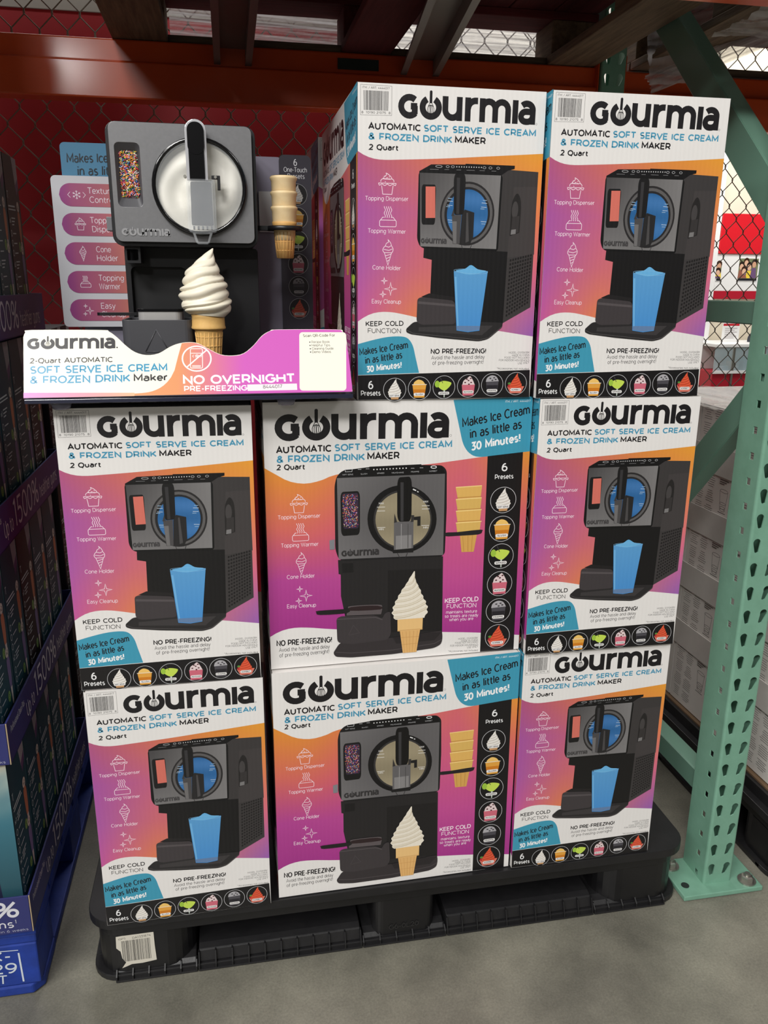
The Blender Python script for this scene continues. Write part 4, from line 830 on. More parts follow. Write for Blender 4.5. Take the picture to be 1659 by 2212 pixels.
# ---------------------------------------------------------------- appliance cartons
BOARD = mat('white_carton_board', (222, 218, 214), .55); KRAFTB = mat('kraft_board_edge', (150, 116, 82), .8); TAPE = mat('clear_tape', (200, 190, 172), .25)
narrow = make_narrow(); wide = make_wide()
def carton_template(kind):
    W_, D_ = (WA, WB) if kind == 'A' else (WB, WA); t = thing('appliance_carton', 'x', 'carton'); H_ = HB-.0008
    m = MB(); m.box(0, W_, 0, D_, 0.0, H_-.004); m.build('carton_body', BOARD, t, .0022, 2)
    for s in (0, 1):
        m = MB(); m.box(.0015, W_-.0015, 0.0015+s*(D_/2), D_/2-.001+s*(D_/2), H_-.004, H_-.0008); m.build('top_flap', BOARD, t, .0008, 1)
    m = MB(); m.box(.004, W_-.004, D_/2-.024, D_/2+.024, H_-.0008, H_-.0005); m.build('packing_tape', TAPE, t)
    e = .0004
    f, l = (narrow, wide) if kind == 'A' else (wide, narrow)
    roots = []
    for art, (o, x) in ((f, ((0, -e, 0), (1, 0, 0))), (l, ((-e, D_, 0), (0, -1, 0))), (l, ((W_+e, 0, 0), (0, 1, 0)))):
        if not hasattr(art, 'proto'):
            art.proto = art.build(t, PRINT, M=face_matrix(o, x, (0, 0, 1))); r = art.proto
        else: r = copy_tree(art.proto, t); r.matrix_local = face_matrix(o, x, (0, 0, 1))
        r.name = 'narrow_panel_print' if art is narrow else 'wide_panel_print'
    return t
protos = {}
def carton(kind, x, y, yaw, row, label, group='appliance cartons stacked on the black pallet', z=None):
    if kind not in protos: protos[kind] = c = carton_template(kind)
    else: c = copy_tree(protos[kind])
    c.location = (x, y, .1424+(HB+.0011)*row if z is None else z); c.rotation_euler = (0, 0, yaw); tag(c, label, 'carton', group); c.name = 'appliance_carton'
    return c
carton('A', -.3128, -.0125, .0085, 0, 'narrow-faced appliance carton at the bottom left, its lower edge over the pallet corner')
carton('B', -.0056, .0012, .0130, 0, 'wide-faced appliance carton in the middle of the bottom row')
carton('A', .4525, .0004, -.0005, 0, 'narrow-faced appliance carton at the bottom right, beside the green post base')
carton('A', -.3155, -.0073, -.0125, 1, 'narrow-faced appliance carton in the middle row directly under the lit sign')
carton('B', -.0054, .0150, .0118, 1, 'wide-faced appliance carton in the middle row between two narrow ones')
carton('A', .4515, -.0058, -.0087, 1, 'narrow-faced appliance carton at the right of the middle row')
carton('A', .1479, .0144, -.0004, 2, 'tall top carton next to the lit display sign')
carton('A', .4445, -.0015, -.0190, 2, 'rightmost top carton in front of the green diagonal brace')
carton('A', .142, .492, 0, 2, 'carton standing behind the top carton, only its shaded barcode edge showing', 'cartons in the second row on the black pallet')
for r in (0, 1): carton('A', .142, .492, 0, r, 'carton of the second row hidden behind the '+('bottom' if r == 0 else 'middle')+' wide-faced carton', 'cartons in the second row on the black pallet')

# ---------------------------------------------------------------- display stand with lit sign
ZT = .1424+2*(HB+.0011)
ACR = mat('smoked_acrylic', (40, 42, 60), .12, coat=.3); ACRC = mat('clear_acrylic', (150, 150, 172), .1, alpha=.55); LIGHTG = mat('lilac_grey_panel', (132, 128, 144), .4); CARDW = mat('white_display_card', (206, 206, 212), .4)
ds = thing('display_stand', 'wave-topped lit advertising sign on a smoked acrylic display base', 'display stand', (-.11, .15, ZT))
def dsub(mb, nm, m, bev=0): return sub(mb, nm, m, ds, bev)
dsub(MB().box(-.345, .131, -.046, .40, ZT+.0115, ZT+.018), 'base_slab', ACR, .001)
for x, y in ((-.30, -.02), (.03, -.02), (-.30, .37), (.09, .37)): dsub(MB().lathe([(.012, 0), (.016, .0115)], (x, y, ZT+.0002), 14), 'foot', ACRC)
SG = homog([(22, 370), (1619, 336), (34, 56), (1581, 56)], [(-.346, .001), (.131, .003), (-.346, .1034), (.126, .1013)])
out = smooth_pts([(26, 72), (36, 48), (66, 36), (400, 36), (440, 43), (480, 72), (520, 110), (565, 143), (620, 158), (680, 150), (735, 118), (780, 101), (830, 95), (872, 101), (920, 126), (980, 155), (1040, 160), (1092, 149), (1140, 110), (1180, 64), (1220, 40), (1260, 33), (1540, 33), (1572, 44), (1588, 72)], 3)+[(1617, 335), (25, 368)]
o_ = [SG(p) for p in out]
def Msign(d): # sign frame leaning back
    y = Vector((0, .057, .094)).normalized(); return face_matrix(Vector((0, -.046, ZT+.0182))+Vector((0, -.094, .057)).normalized()*d, (1, 0, 0), y)
sg = MB().prism(o_, -.011, 0, 'xy').build('sign_panel', ACRC, None, .0008, 1); sg.parent = ds; sg.matrix_parent_inverse = Matrix.Translation(-Vector(ds.location)); sg.matrix_basis = Msign(.0)
a = Art(SG)
CREAM = (240, 236, 220)
a.poly([(p[0]*.998+1.5, p[1]*.99+2) for p in out], CREAM)
xs = np.linspace(560, 1614, 60); ox = [p[0] for p in out[:-2]]; oy = [p[1] for p in out[:-2]]
bnd = smooth_pts([(560, 345), (640, 336), (700, 308), (742, 262), (764, 210), (775, 160), (781, 104)], 6); bx = [p[0] for p in bnd]; by = [p[1] for p in bnd]
topc = [max(np.interp(x, ox+[1617], oy+[335])+3, 0) if x > 781 else np.interp(x, bx, by) for x in xs]
botc = [365-(x-25)*(30/1592) for x in xs]
gc = lambda uv: tuple(np.array((224, 150, 100))*(1-min(1, max(0, (uv[0]-.2)/.3)))+np.array((204, 96, 184))*min(1, max(0, (uv[0]-.2)/.3)))
a.between(list(zip(xs, topc)), list(zip(xs, botc)), gc, 6)
xs2 = np.linspace(25, 562, 20); a.between([(x, 341) for x in xs2], [(x, 367-(x-25)*.0188) for x in xs2], lambda uv: tuple(np.array((200, 90, 176))*(1-uv[0])+np.array((240, 180, 140))*uv[0]), 1)
DK = (52, 50, 52)
a.base(); a.fresh('logo'); a.logo((45, 131), (472, 126), 52, DK, CREAM); a.ell(480, 122, 4, 4, DK, 8)
a.fresh('sign_lettering'); a.text('2-Quart AUTOMATIC', (58, 200), (458, 193), 26, (48, 46, 48), 1.4); a.text('SOFT SERVE ICE CREAM', (58, 251), (721, 236), 38, (56, 146, 184), 1.5); a.text('& FROZEN DRINK', (59, 299), (540, 288), 38, (56, 146, 184), 1.5); a.text('Maker', (560, 287), (722, 283), 36, (48, 46, 48), 1.5)
a.text('NO OVERNIGHT', (799, 301), (1336, 290), 44, (252, 250, 250), 1.6); a.text('PRE-FREEZING', (803, 335), (1106, 330), 27, (252, 250, 250), 1.5)
a.ring(864, 176, 69, 60, .0022, (252, 240, 236), 36); a.stroke([(815, 218), (913, 134)], .002, (252, 240, 236)); a.stroke(rrect(834, 892, 128, 222, 6, 3), .0011, (252, 240, 236), True); a.stroke([(836, 150), (890, 150)], .001, (252, 240, 236)); a.stroke([(842, 210), (884, 210)], .001, (252, 240, 236)); a.stroke([(842, 216), (884, 216)], .001, (252, 240, 236)); icon(a, 'flake', local(866, 164, .0042, SG), (252, 240, 236), .0007)
a.fresh('price_sticker'); a.poly([(1107, 301), (1347, 296), (1349, 327), (1109, 332)], (238, 226, 230)); a.text('8444017', (1184, 321), (1276, 318), 18, (52, 50, 54), .85)
a.fresh('recipe_label'); a.poly([SG(p) for p in rrect(1358, 1586, 46, 331, 16, 4)] if False else rrect(1360, 1586, 48, 330, 16, 4), CREAM); a.text('Scan QR-Code For', (1379, 72), (1533, 69), 14, (58, 56, 58), 1.1)
for k, s_ in enumerate(('Recipe Book', 'Helpful Tips', 'Cleaning Guide', 'Demo Videos')): a.ell(1411+k, 96+k*16, 3, 3, (58, 56, 58), 8); a.text(s_, (1419+k, 101+k*16), (1503+(18 if k == 2 else 4)+k*2, 100+k*16), 12, (58, 56, 58), .8, seg=4)
r = a.build(None, PRINT_SIGN); r.name = 'sign_print'; r.parent = ds; r.matrix_parent_inverse = Matrix.Translation(-Vector(ds.location)); r.matrix_basis = Msign(.0012)
# backdrop cards
def card(nm, pts, y, m, th=.003): return dsub(MB().prism(pts, y, y+th, 'xz'), nm, m)
card('grey_back_panel', rrect(-.31, .052, ZT+.018, 1.474, .004, 3), .312, LIGHTG)
card('dark_preset_panel', rrect(.050, .108, ZT+.018, 1.478, .010, 5), .3085, mat('dark_display_card', (48, 44, 54), .4))
card('white_feature_card', rrect(-.343, -.10, 1.176, 1.431, .008, 5), .30, CARDW)
card('blue_claim_card', rrect(-.324, -.10, 1.36, 1.485, .008, 5), .306, mat('blue_display_card', (72, 132, 168), .4))
card('clear_reading_panel', [(.012, 1.345), (.052, 1.345), (.052, 1.415), (.012, 1.415)], .3075, mat('pale_panel_window', (196, 196, 196), .35))
a = Art()
for k, (s1, s2, kd) in enumerate((('Texture', 'Control', 'flake'), ('Topping', 'Dispenser', 'cup'), ('Cone', 'Holder', 'cone'), ('Topping', 'Warmer', 'warm'), ('Easy', 'Cleanup', 'star'))):
    zc = 1.400-k*.0486; x0 = -.331; n = 14
    prof = [(x0+.018*(1-math.sqrt(max(0, 1-((j/6-1))**2))) if False else 0, 0) for j in range(13)]
    xs = [x0+.02*(i/8) for i in range(9)]+list(np.linspace(x0+.02, -.19, 14))[1:]
    hh = [.0188*math.sqrt(max(0, 1-((x0+.02-x)/.02)**2)) if x < x0+.02 else .0188 for x in xs]
    a.between([(x, zc-h-.0002) for x, h in zip(xs, hh)], [(x, zc+h) for x, h in zip(xs, hh)], lambda uv, k=k: tuple(np.array((150, 62, 132))*(1-uv[0]**1.6)+np.array((214, 140, 96))*uv[0]**1.6), 2)
    icon(a, kd, local(-.300 if kd != 'flake' else -.302, zc, .0092), (236, 224, 234), .0008)
    a.text(s1, (-.283+.006*(k > 1), zc+.0022), (-.283+.006*(k > 1)+.0062*len(s1), zc+.0022), -.0105, (236, 224, 234), .8); a.text(s2, (-.281+.004*(k > 1), zc-.0125), (-.281+.004*(k > 1)+.0060*len(s2), zc-.0125), -.0105, (236, 224, 234), .8)
def put(a, nm, y):
    r = a.build(None, PRINT_FLAT); r.name = nm; r.parent = ds; r.matrix_parent_inverse = Matrix.Translation(-Vector(ds.location)); r.matrix_basis = face_matrix((0, y, 0), (1, 0, 0), (0, 0, 1)); return r
put(a, 'feature_pills', .2995)
a = Art(); a.text('Makes Ice Cream', (-.314, 1.452), (-.195, 1.456), -.0155, (28, 36, 46), 1.1, .1); a.text('in as little as', (-.298, 1.432), (-.205, 1.435), -.0155, (28, 36, 46), 1.1, .1); a.text('30 Minutes!', (-.292, 1.414), (-.21, 1.417), -.0155, (228, 236, 240), 1.4, .1); put(a, 'claim_lettering', .3055)
a = Art(); a.text('6', (.0765, 1.4595), (.0825, 1.4595), -.0115, (226, 226, 230), 1.0); a.text('One-Touch', (.0585, 1.449), (.1005, 1.449), -.0085, (226, 226, 230), .8); a.text('Presets', (.065, 1.438), (.096, 1.438), -.0085, (226, 226, 230), .8); a.base()
for k in range(6): a.fresh(); preset(a, k, local(.0815, 1.411-k*.0405, .0185), .0185, .72)
put(a, 'preset_pictures', .308)

# ---------------------------------------------------------------- demonstration appliance
SILV = mat('brushed_silver_panel', (126, 126, 128), .36, .3, noise=(180, .5, (120, 120, 122), 2)); BLK = mat('satin_black_plastic', (22, 22, 25), .38, bump=(300, .05, .0005)); BLKG = mat('gloss_black_plastic', (12, 12, 14), .14, coat=.5); CHAR = mat('charcoal_plastic', (72, 72, 76), .42); CHROME = mat('chrome_trim', (225, 225, 228), .12, 1.0); CREAMM = mat('vanilla_cream', (240, 236, 224), .5, bump=(40, .25, .004)); CLEARP = mat('clear_plastic', (235, 240, 245), .06, alpha=.16, spec=.6); MIDG = mat('grey_plastic', (112, 112, 116), .4)
ZB = ZT+.0182
ap = thing('ice_cream_machine', 'silver and black soft-serve ice cream machine standing behind the lit sign', 'appliance', (-.11, .22, ZB))
def asub(mb, nm, m, bev=0, p=None):
    o = sub(mb, nm, m, p or ap, bev)
    return o
def asub2(mb, nm, m, par, bev=0):
    o = mb.build(nm, m, par, bev); return o
asub(MB().prism(rrect(-.2235, .0005, 1.309, 1.4885, .016, 5), .1065, .372, 'xz'), 'head_housing', BLK, .004)
slot = rrect(-.2105, -.1735, 1.366, 1.4575, .007, 4); circ = [(-.087+.0665*math.cos(R(i*10)), 1.397+.0665*math.sin(R(i*10))) for i in range(36)]
fp = asub(MB().prism(rrect(-.2175, -.0055, 1.3155, 1.486, .010, 5), .096, .106, 'xz', [slot, circ]), 'front_panel', SILV, .0015)
# recessed topping window
m = MB(); inner = rrect(-.2055, -.1775, 1.379, 1.448, .006, 4); n = len(slot)
m.add([(p[0], .0965, p[1]) for p in slot]+[(p[0], .1045, p[1]) for p in inner], [(i, (i+1) % n, n+(i+1) % n, n+i) for i in range(n)], True); wn = asub(m, 'topping_window_frame', CHAR)
sp = MB(); rr = random.Random(4)
SPC = [mat('sprinkle_'+n, c, .35) for n, c in (('red', (206, 48, 52)), ('yellow', (240, 196, 56)), ('blue', (52, 92, 176)), ('green', (66, 150, 84)), ('white', (236, 232, 228)), ('pink', (226, 120, 150)), ('orange', (236, 128, 48)))]
spr = []
for ci in range(7):
    m = MB()
    for i in range(78):
        x, z, an = rr.uniform(-.2045, -.1785), rr.uniform(1.381, 1.446), rr.uniform(0, 3.14); y = .1042+rr.uniform(-.0012, .0006); l = .0021; d = Vector((math.cos(an)*l, rr.uniform(-.0004, .0004), math.sin(an)*l)); c = Vector((x, y, z))
        m.tube([c-d, c-d*.8, c+d*.8, c+d], [.0002, .00055, .00055, .0002], 5)
    spr.append(m)
me = bpy.data.meshes.new('sprinkles'); vs, fs, mi = [], [], []
for ci, m in enumerate(spr):
    k = len(vs); vs += m.v; fs += [tuple(i+k for i in f_) for f_ in m.f]; mi += [ci]*len(m.f)
me.from_pydata(vs, [], fs); [me.materials.append(x) for x in SPC]; me.polygons.foreach_set('material_index', mi); me.polygons.foreach_set('use_smooth', [True]*len(fs)); me.update()
o = link('sprinkles', me); under(o, ap); o['kind'] = 'stuff'; o['label'] = 'mixed coloured sugar sprinkles behind the window'
asub(MB().box(-.206, -.177, .1052, .1066, 1.3785, 1.4485), 'window_backing', mat('dark_sprinkle_bed', (70, 52, 60), .5))
# bowl lid
lc = (-.087, 0, 1.397)
def ylathe(prof, nm, m, n=48, cap=False): return asub(MB().lathe(prof, (lc[0], 0, lc[2]), n, True, 'y', cap), nm, m)
ylathe([(.0645, .1065), (.0650, .090), (.0668, .0880), (.0705, .0880), (.0718, .0905), (.0715, .0965)], 'lid_rim', BLKG)
m = MB(); vs = []; fs = []; nr, na = 22, 72
for i in range(nr+1):
    r_ = .0652*i/nr
    for j in range(na):
        th = 2*math.pi*j/na; sw = math.sin(th*2-r_*150)*.0034*min(1, r_/.02)+math.sin(th*3+r_*90+1)*.0022*min(1, r_/.03)
        vs.append((lc[0]+r_*math.cos(th), .1005+sw-.004*(1-(r_/.0652)**2), lc[2]+r_*math.sin(th)))
fs = [(i*na+j, i*na+(j+1) % na, (i+1)*na+(j+1) % na, (i+1)*na+j) for i in range(nr) for j in range(na)]
m.add(vs, fs, True); asub(m, 'cream_swirl', CREAMM)
ylathe([(.0002, .0885), (.04, .0888), (.0652, .0895)], 'lid_window', CLEARP)
# dispensing handle
def upath(x0, x1, z0, z1, n=10):
    r_ = (x1-x0)/2; return [(x0, z0)]+[((x0+x1)/2-r_*math.cos(math.pi*i/n), z1-r_+r_*math.sin(math.pi*i/n)) for i in range(n+1)]+[(x1, z0)]
hd = asub(MB().prism(upath(-.1047, -.0733, 1.404, 1.4885), .064, .080, 'xz'), 'handle', mat('bright_silver_trim', (206, 206, 210), .22, .35), .0015)
asub(MB().prism(upath(-.1003, -.0777, 1.404, 1.4845), .0615, .0638, 'xz'), 'handle_grip', BLKG, .001)
asub(MB().prism(rrect(-.1012, -.0768, 1.4395, 1.4843, .0115, 6), .0608, .0614, 'xz'), 'handle_cap', BLKG)
tb = MB(); tb.prism(rrect(-.1065, -.0635, 1.330, 1.405, .004, 3), .058, .0875, 'xz', [rrect(-.1035, -.0665, 1.333, 1.404, .003, 3)]); asub(tb, 'dispenser_chute', CLEARP, .0008)
asub(MB().box(-.1032, -.0668, .0582, .0594, 1.3335, 1.4035), 'chute_front', CLEARP); asub(MB().prism([(-.1015, 1.340), (-.0685, 1.340), (-.0695, 1.403), (-.1005, 1.403)], .074, .084, 'xz'), 'plunger', mat('smoke_plastic', (58, 58, 62), .3, alpha=.72), .002)
for k in range(5): asub(MB().box(-.099+k*.0066, -.0965+k*.0066, .0596, .0735, 1.3335, 1.338), 'nozzle_fin', CHAR)
asub(MB().prism([(-.1005, 1.329), (-.0705, 1.329), (-.076, 1.3145), (-.079, 1.3125), (-.093, 1.3125), (-.096, 1.3145)], .060, .084, 'xz', [[(-.0965, 1.3275), (-.0745, 1.3275), (-.0785, 1.3155), (-.0925, 1.3155)]]), 'spout', CLEARP)
asub(MB().prism([(-.0685, 1.4115), (-.0555, 1.4115), (-.0555, 1.391), (-.060, 1.391), (-.060, 1.4065), (-.0685, 1.4065)], .066, .076, 'xz'), 'lever', BLK, .0008)
for sx in (-.1075, -.0625): asub(MB().lathe([(.0022, 0), (.0022, .014)], (sx, .064, 1.409), 10, True, 'y'), 'hinge_pin', ZINC)
a = Art(lambda p: (p[0], -p[1])); a.logo((-.2085, -1.3245), (-.136, -1.3245), .0105, (176, 176, 178)); m = MB(); v_, f_, c_ = a.parts['panel_print']
for q in f_:
    k = len(q); p_ = [v_[i] for i in q]; m.add([(x, .0962, y) for x, y, z in p_]+[(x*.999-.00014, .0952, y) for x, y, z in p_], [tuple(range(k)), tuple(range(k, 2*k))]+[(i, (i+1) % k, k+(i+1) % k, k+i) for i in range(k)])
asub(m, 'embossed_wordmark', mat('embossed_silver', (150, 150, 152), .45, .1))
asub(MB().box(-.2325, -.2237, .115, .15, 1.332, 1.3525), 'side_tab', MIDG, .001)
# body column with recess, base and topping tub
m = MB(); m.prism(rrect(-.2155, .0015, ZB+.02, 1.3105, .006, 3), .172, .368, 'xz', [rrect(-.207, -.118, ZB+.03, 1.279, .008, 4)]); asub(m, 'body_column', BLK, .002)
asub(MB().box(-.209, -.116, .186, .20, ZB+.03, 1.28), 'recess_panel', mat('recess_black', (16, 16, 18), .5))
m = MB(); m.prism(rrect(-.209, -.185, 1.284, 1.3095, .001, 2), .118, .165, 'xz', [rrect(-.2055, -.1885, 1.288, 1.305, .001, 2)]); asub(m, 'bracket', BLK)
asub(MB().prism(rrect(-.2255, .0025, .035, .372, .03, 6), ZB, ZB+.02, 'xy'), 'drip_base', BLK, .004)
tub = MB(); tub.prism(rrect(-.2155, -.108, .058, .168, .012, 5), ZB+.0205, 1.1985, 'xy', [rrect(-.2115, -.112, .062, .164, .010, 5)]); asub(tub, 'topping_tub', CHAR, .0015)
asub(MB().box(-.2118, -.1117, .0618, .1645, ZB+.0208, 1.170), 'tub_floor', BLK)
m = MB()
for (p, q) in (((-.182, 1.150), (-.164, 1.184)), ((-.164, 1.184), (-.146, 1.150)), ((-.146, 1.150), (-.182, 1.150))): m.tube([(p[0], .0578, p[1]), (q[0], .0578, q[1])], .0008, 6)
asub(m, 'embossed_triangle', CHAR)
arm = MB(); arm.prism(rrect(.0008, .024, .140, .156, .004, 3), 1.3385, 1.3455, 'xy'); asub(arm, 'ring_arm', BLK, .001)
rg = MB(); pr = [(.0225, -.0035), (.0295, -.0035), (.0295, .0035), (.0225, .0035), (.0225, -.0035)]; rg.lathe(pr, (.046, .148, 1.342), 32, True, 'z', False); asub(rg, 'cone_ring', BLK)
# topping pan resting in the tub
pan = thing('topping_pan', 'small steel topping pan with black lid and long black handle in the tub', 'pan', (-.16, .11, 1.2))
sub(MB().prism(rrect(-.192, -.124, .078, .150, .010, 5), 1.1705, 1.2105, 'xy'), 'pan_body', mat('brushed_steel', (196, 194, 192), .32, .45), pan, .002)
sub(MB().prism(rrect(-.1935, -.1225, .0765, .1515, .011, 5), 1.2106, 1.2148, 'xy'), 'pan_lid', BLKG, pan, .0012)
hb = MB(); hb.prism(smooth_pts([(-.252, .098), (-.252, .112), (-.215, .112), (-.190, .110), (-.190, .100), (-.215, .098)], 3, True), 1.2035, 1.2082, 'xy'); sub(hb, 'pan_handle', BLK, pan, .001)
# wafer cones in the ring
WAFER = mat('wafer', (226, 180, 112), .65, noise=(60, .5, (212, 160, 90), 4), bump=(120, .2, .001)); WAFERP = mat('pale_wafer', (240, 216, 172), .6, noise=(60, .5, (232, 202, 150), 4), bump=(120, .15, .001))
def wafer_cone(cx, cy, ztop, label, mt):
    t = thing('wafer_cone', label, 'wafer cone', (cx, cy, ztop-.052), group='wafer cups stacked in the cone ring')
    m = MB(); m.lathe([(.0207, 0), (.0222, .0015), (.0225, .003), (.0205, .0045), (.0198, -.02), (.0205, -.0225), (.0190, -.0245), (.0178, -.0245)][3:4]+[(.0222, .003), (.0222, 0), (.0203, -.003), (.0196, -.022), (.0186, -.0245)], (0, 0, .049), 28, True, 'z', False); m.lathe([(.0186, .0245), (.0165, .0)], (0, 0, 0), 28, True, 'z', True)
    m.lathe([(.0205, .0538), (.0195, .0538), (.0175, .03), (.0175, .02)], (0, 0, 0), 28, True, 'z', False); m.build('wafer_cup', mt, t)
    return t
for k, (zt, lb, mt) in enumerate(((1.421, 'topmost wafer cone of the stack in the ring', WAFERP), (1.398, 'second wafer cone from the top of the stack', WAFERP), (1.375, 'third wafer cone from the top of the stack', WAFERP))): wafer_cone(.046, .148, zt, lb, mt)
t = thing('wafer_cone', 'lowest wafer cone, its ribbed foot hanging below the black ring', 'wafer cone', (.046, .148, 1.295), group='wafer cups stacked in the cone ring')
m = MB(); m.lathe([(.0133, 0), (.0172, .041), (.0178, .044)], (0, 0, 0), 28); m.lathe([(.0178, .044), (.0195, .0455), (.0198, .053), (.0205, .057), (.0192, .057), (.0175, .046)], (0, 0, 0), 28, True, 'z', False); m.build('wafer_cup', WAFER, t)
m = MB()
for i in range(18): an = 2*math.pi*i/18; m.tube([(.0135*math.cos(an), .0135*math.sin(an), .001), (.0174*math.cos(an), .0174*math.sin(an), .041)], .0007, 5)
for z_, r_ in ((.012, .0146), (.026, .016)): m.lathe([(r_-.001, -.001), (r_+.0006, 0), (r_-.001, .001)], (0, 0, z_), 28, True, 'z', False)
m.build('waffle_ribs', WAFER, t)
# soft-serve cone standing on the drip base
ic = thing('soft_serve_cone', 'vanilla soft-serve swirl in a wafer cone under the spout', 'ice cream cone', (-.0835, .06, ZB+.0205))
h0 = ZB+.0205
prof = [(.0150, 0), (.0185, 1.160-h0), (.0215, 1.182-h0), (.0222, 1.184-h0)]
ICW = mat('golden_wafer', (232, 190, 118), .6, noise=(50, .5, (216, 168, 96), 4), bump=(110, .2, .001)); m = MB(); m.lathe(prof, (0, 0, 0), 32); m.build('wafer_cup', ICW, ic)
m = MB(); m.lathe([(.0222, 1.1835-h0), (.0262, 1.1850-h0), (.0266, 1.187-h0), (.0256, 1.190-h0), (.0252, 1.203-h0), (.0262, 1.207-h0), (.02, 1.207-h0)], (0, 0, 0), 36, True, 'z', False); m.build('wafer_rim', ICW, ic)
m = MB()
for i in range(20): an = 2*math.pi*i/20; m.tube([(.0152*math.cos(an), .0152*math.sin(an), .001), (.0212*math.cos(an), .0212*math.sin(an), 1.180-h0)], .0007, 5)
for z_ in (.012, .028, .046, .06): r_ = .0150+(.0065)*z_/(1.182-h0); m.lathe([(r_-.001, -.001), (r_+.0008, 0), (r_-.001, .001)], (0, 0, z_), 28, True, 'z', False)
m.build('waffle_ribs', ICW, ic)
m = MB(); vs = []; nz_, na = 90, 84; H_ = 1.306-1.2045
for i in range(nz_+1):
    t_ = i/nz_; R_ = np.interp(t_, [0, .06, .16, .28, .42, .55, .66, .76, .86, .94, 1], [.027, .0345, .0385, .0385, .0355, .0310, .0258, .0188, .0112, .0052, .0008])
    for j in range(na):
        th = 2*math.pi*j/na; ph = th-2*math.pi*t_*3.2; coil = abs(math.sin(ph/2)); ridge = abs(math.sin(1.5*th-math.pi*t_*7.5+.45*math.sin(2*th+t_*8)))
        r_ = R_*(.80+.10*coil**.6+.16*ridge**.7); bend = .010*max(0, t_-.72)**1.5*8
        vs.append((r_*math.cos(th)+bend-.004*math.sin(t_*3.2), r_*math.sin(th), 1.2045-h0+t_*H_+.006*(coil-.5)*(1-t_)))
m.add(vs, [(i*na+j, i*na+(j+1) % na, (i+1)*na+(j+1) % na, (i+1)*na+j) for i in range(nz_) for j in range(na)], True); m.build('cream_swirl', mat('soft_serve_cream', (240, 232, 212), .45, bump=(70, .12, .001)), ic)

# ---------------------------------------------------------------- toothbrush boxes in navy trays on a blue pallet (left)
NAVY = mat('navy_tray_board', (42, 46, 104), .42, coat=.15); NAVYE = mat('tray_board_edge', (180, 160, 130), .8); TEALB = mat('dark_teal_box', (20, 66, 78), .5); BLACKB = mat('black_maroon_box', (18, 12, 18), .5)
ORD = ('first', 'second', 'third', 'fourth', 'fifth', 'sixth'); LAY = ('bottom', 'second', 'third', 'top')
def brush_side(dark):
    a = Art(); W_, H_ = .1035, .325; c0, c1 = ((14, 58, 70), (30, 92, 106)) if not dark else ((16, 8, 12), (30, 14, 20))
    a.between([(0, 0), (W_, 0)], [(0, H_), (W_, H_)], lambda uv: tuple(np.array(c1)*(1-uv[1])*.8+np.array(c0)*uv[1]), 6)
    a.poly([(.068, H_), (W_, H_), (W_, .285), (.08, .27)], (150, 146, 152)); a.poly([(.08, .275), (W_, .29), (W_, .275), (.084, .255)], (92, 62, 104)); a.base()
    WT = (196, 208, 210)
    a.fresh('side_icons')
    a.text('T', (.008, .245), (.015, .245), -.014, WT, 1.1); a.stroke([(.008, .232), (.058, .234)], .0028, WT); a.stroke([(.008, .226), (.062, .228)], .0022, WT)
    for k, z in enumerate((.205, .125)):
        a.text('x2' if k else 'x1', (.006, z-.004), (.016, z-.004), -.01, WT, 1.1, seg=3)
        for j in range(3): a.stroke([(.022, z+.006-j*.006), (.05-.006*j, z+.007-j*.006)], .0022, WT)
        for j in range(3): a.ring(.011, z-.022-j*.018, .0045, .0055, .0012, WT, 12); a.stroke([(.022, z-.022-j*.018), (.046, z-.021-j*.018)], .002, WT)
        a.ell(.082, z+.03, .009, .010, (206, 198, 186), 16); a.text('x2', (.077, z+.026), (.087, z+.026), -.008, (30, 40, 46), 1.2, seg=3)
        a.poly(smooth_pts([(.074, z+.018), (.090, z+.018), (.092, z-.01), (.088, z-.035), (.078, z-.035), (.074, z-.01)], 3, True), (186, 116, 84) if not k else (120, 108, 150)); a.poly([(.079, z-.035), (.089, z-.035), (.088, z-.068), (.082, z-.068)], (206, 198, 190))
        a.ell(.066, z-.045, .0075, .010, (120, 158, 84), 16); a.text('3', (.0635, z-.05), (.0685, z-.05), -.009, (22, 40, 30), 1.2, seg=3)
    for j in range(3): a.stroke([(.01, .036-j*.006), (.06-.01*j, .038-j*.006)], .0018, WT)
    a.poly(rrect(.04, .096, .006, .032, .003, 3), (190, 186, 178))
    return a
def brush_front():
    a = Art(); W_, H_ = .195, .325
    def sky(uv): 
        t = uv[1]; n_ = .5+.5*math.sin(uv[0]*11+t*17)*math.sin(t*31+uv[0]*5)
        top = np.array((214, 208, 188))*(.55+.45*n_)+np.array((60, 100, 120))*.45*(1-n_); mid = np.array((58, 112, 128)); low = np.array((26, 58, 66))
        return tuple(top*(1-t/.35)+mid*(t/.35) if t < .35 else mid*(1-(t-.35)/.65)+low*(t-.35)/.65)
    a.between([(W_*i/20, H_) for i in range(21)], [(W_*i/20, 0) for i in range(21)], sky, 30); a.base(); a.fresh('front_picture')
    a.text('ed', (.136, .165), (.151, .165), -.01, (226, 232, 234), .9); a.poly([(.150, .03), (.164, .03), (.160, .10), (.154, .13), (.151, .10)], (30, 34, 60)); a.ell(.157, .026, .022, .008, (206, 208, 200), 20); a.stroke(smooth_pts([(.17, .026), (.188, .034), (.192, .026), (.178, .018), (.19, .014)], 4), .0018, (206, 208, 200))
    return a
sd = {False: brush_side(False), True: brush_side(True)}; fr_ = brush_front()
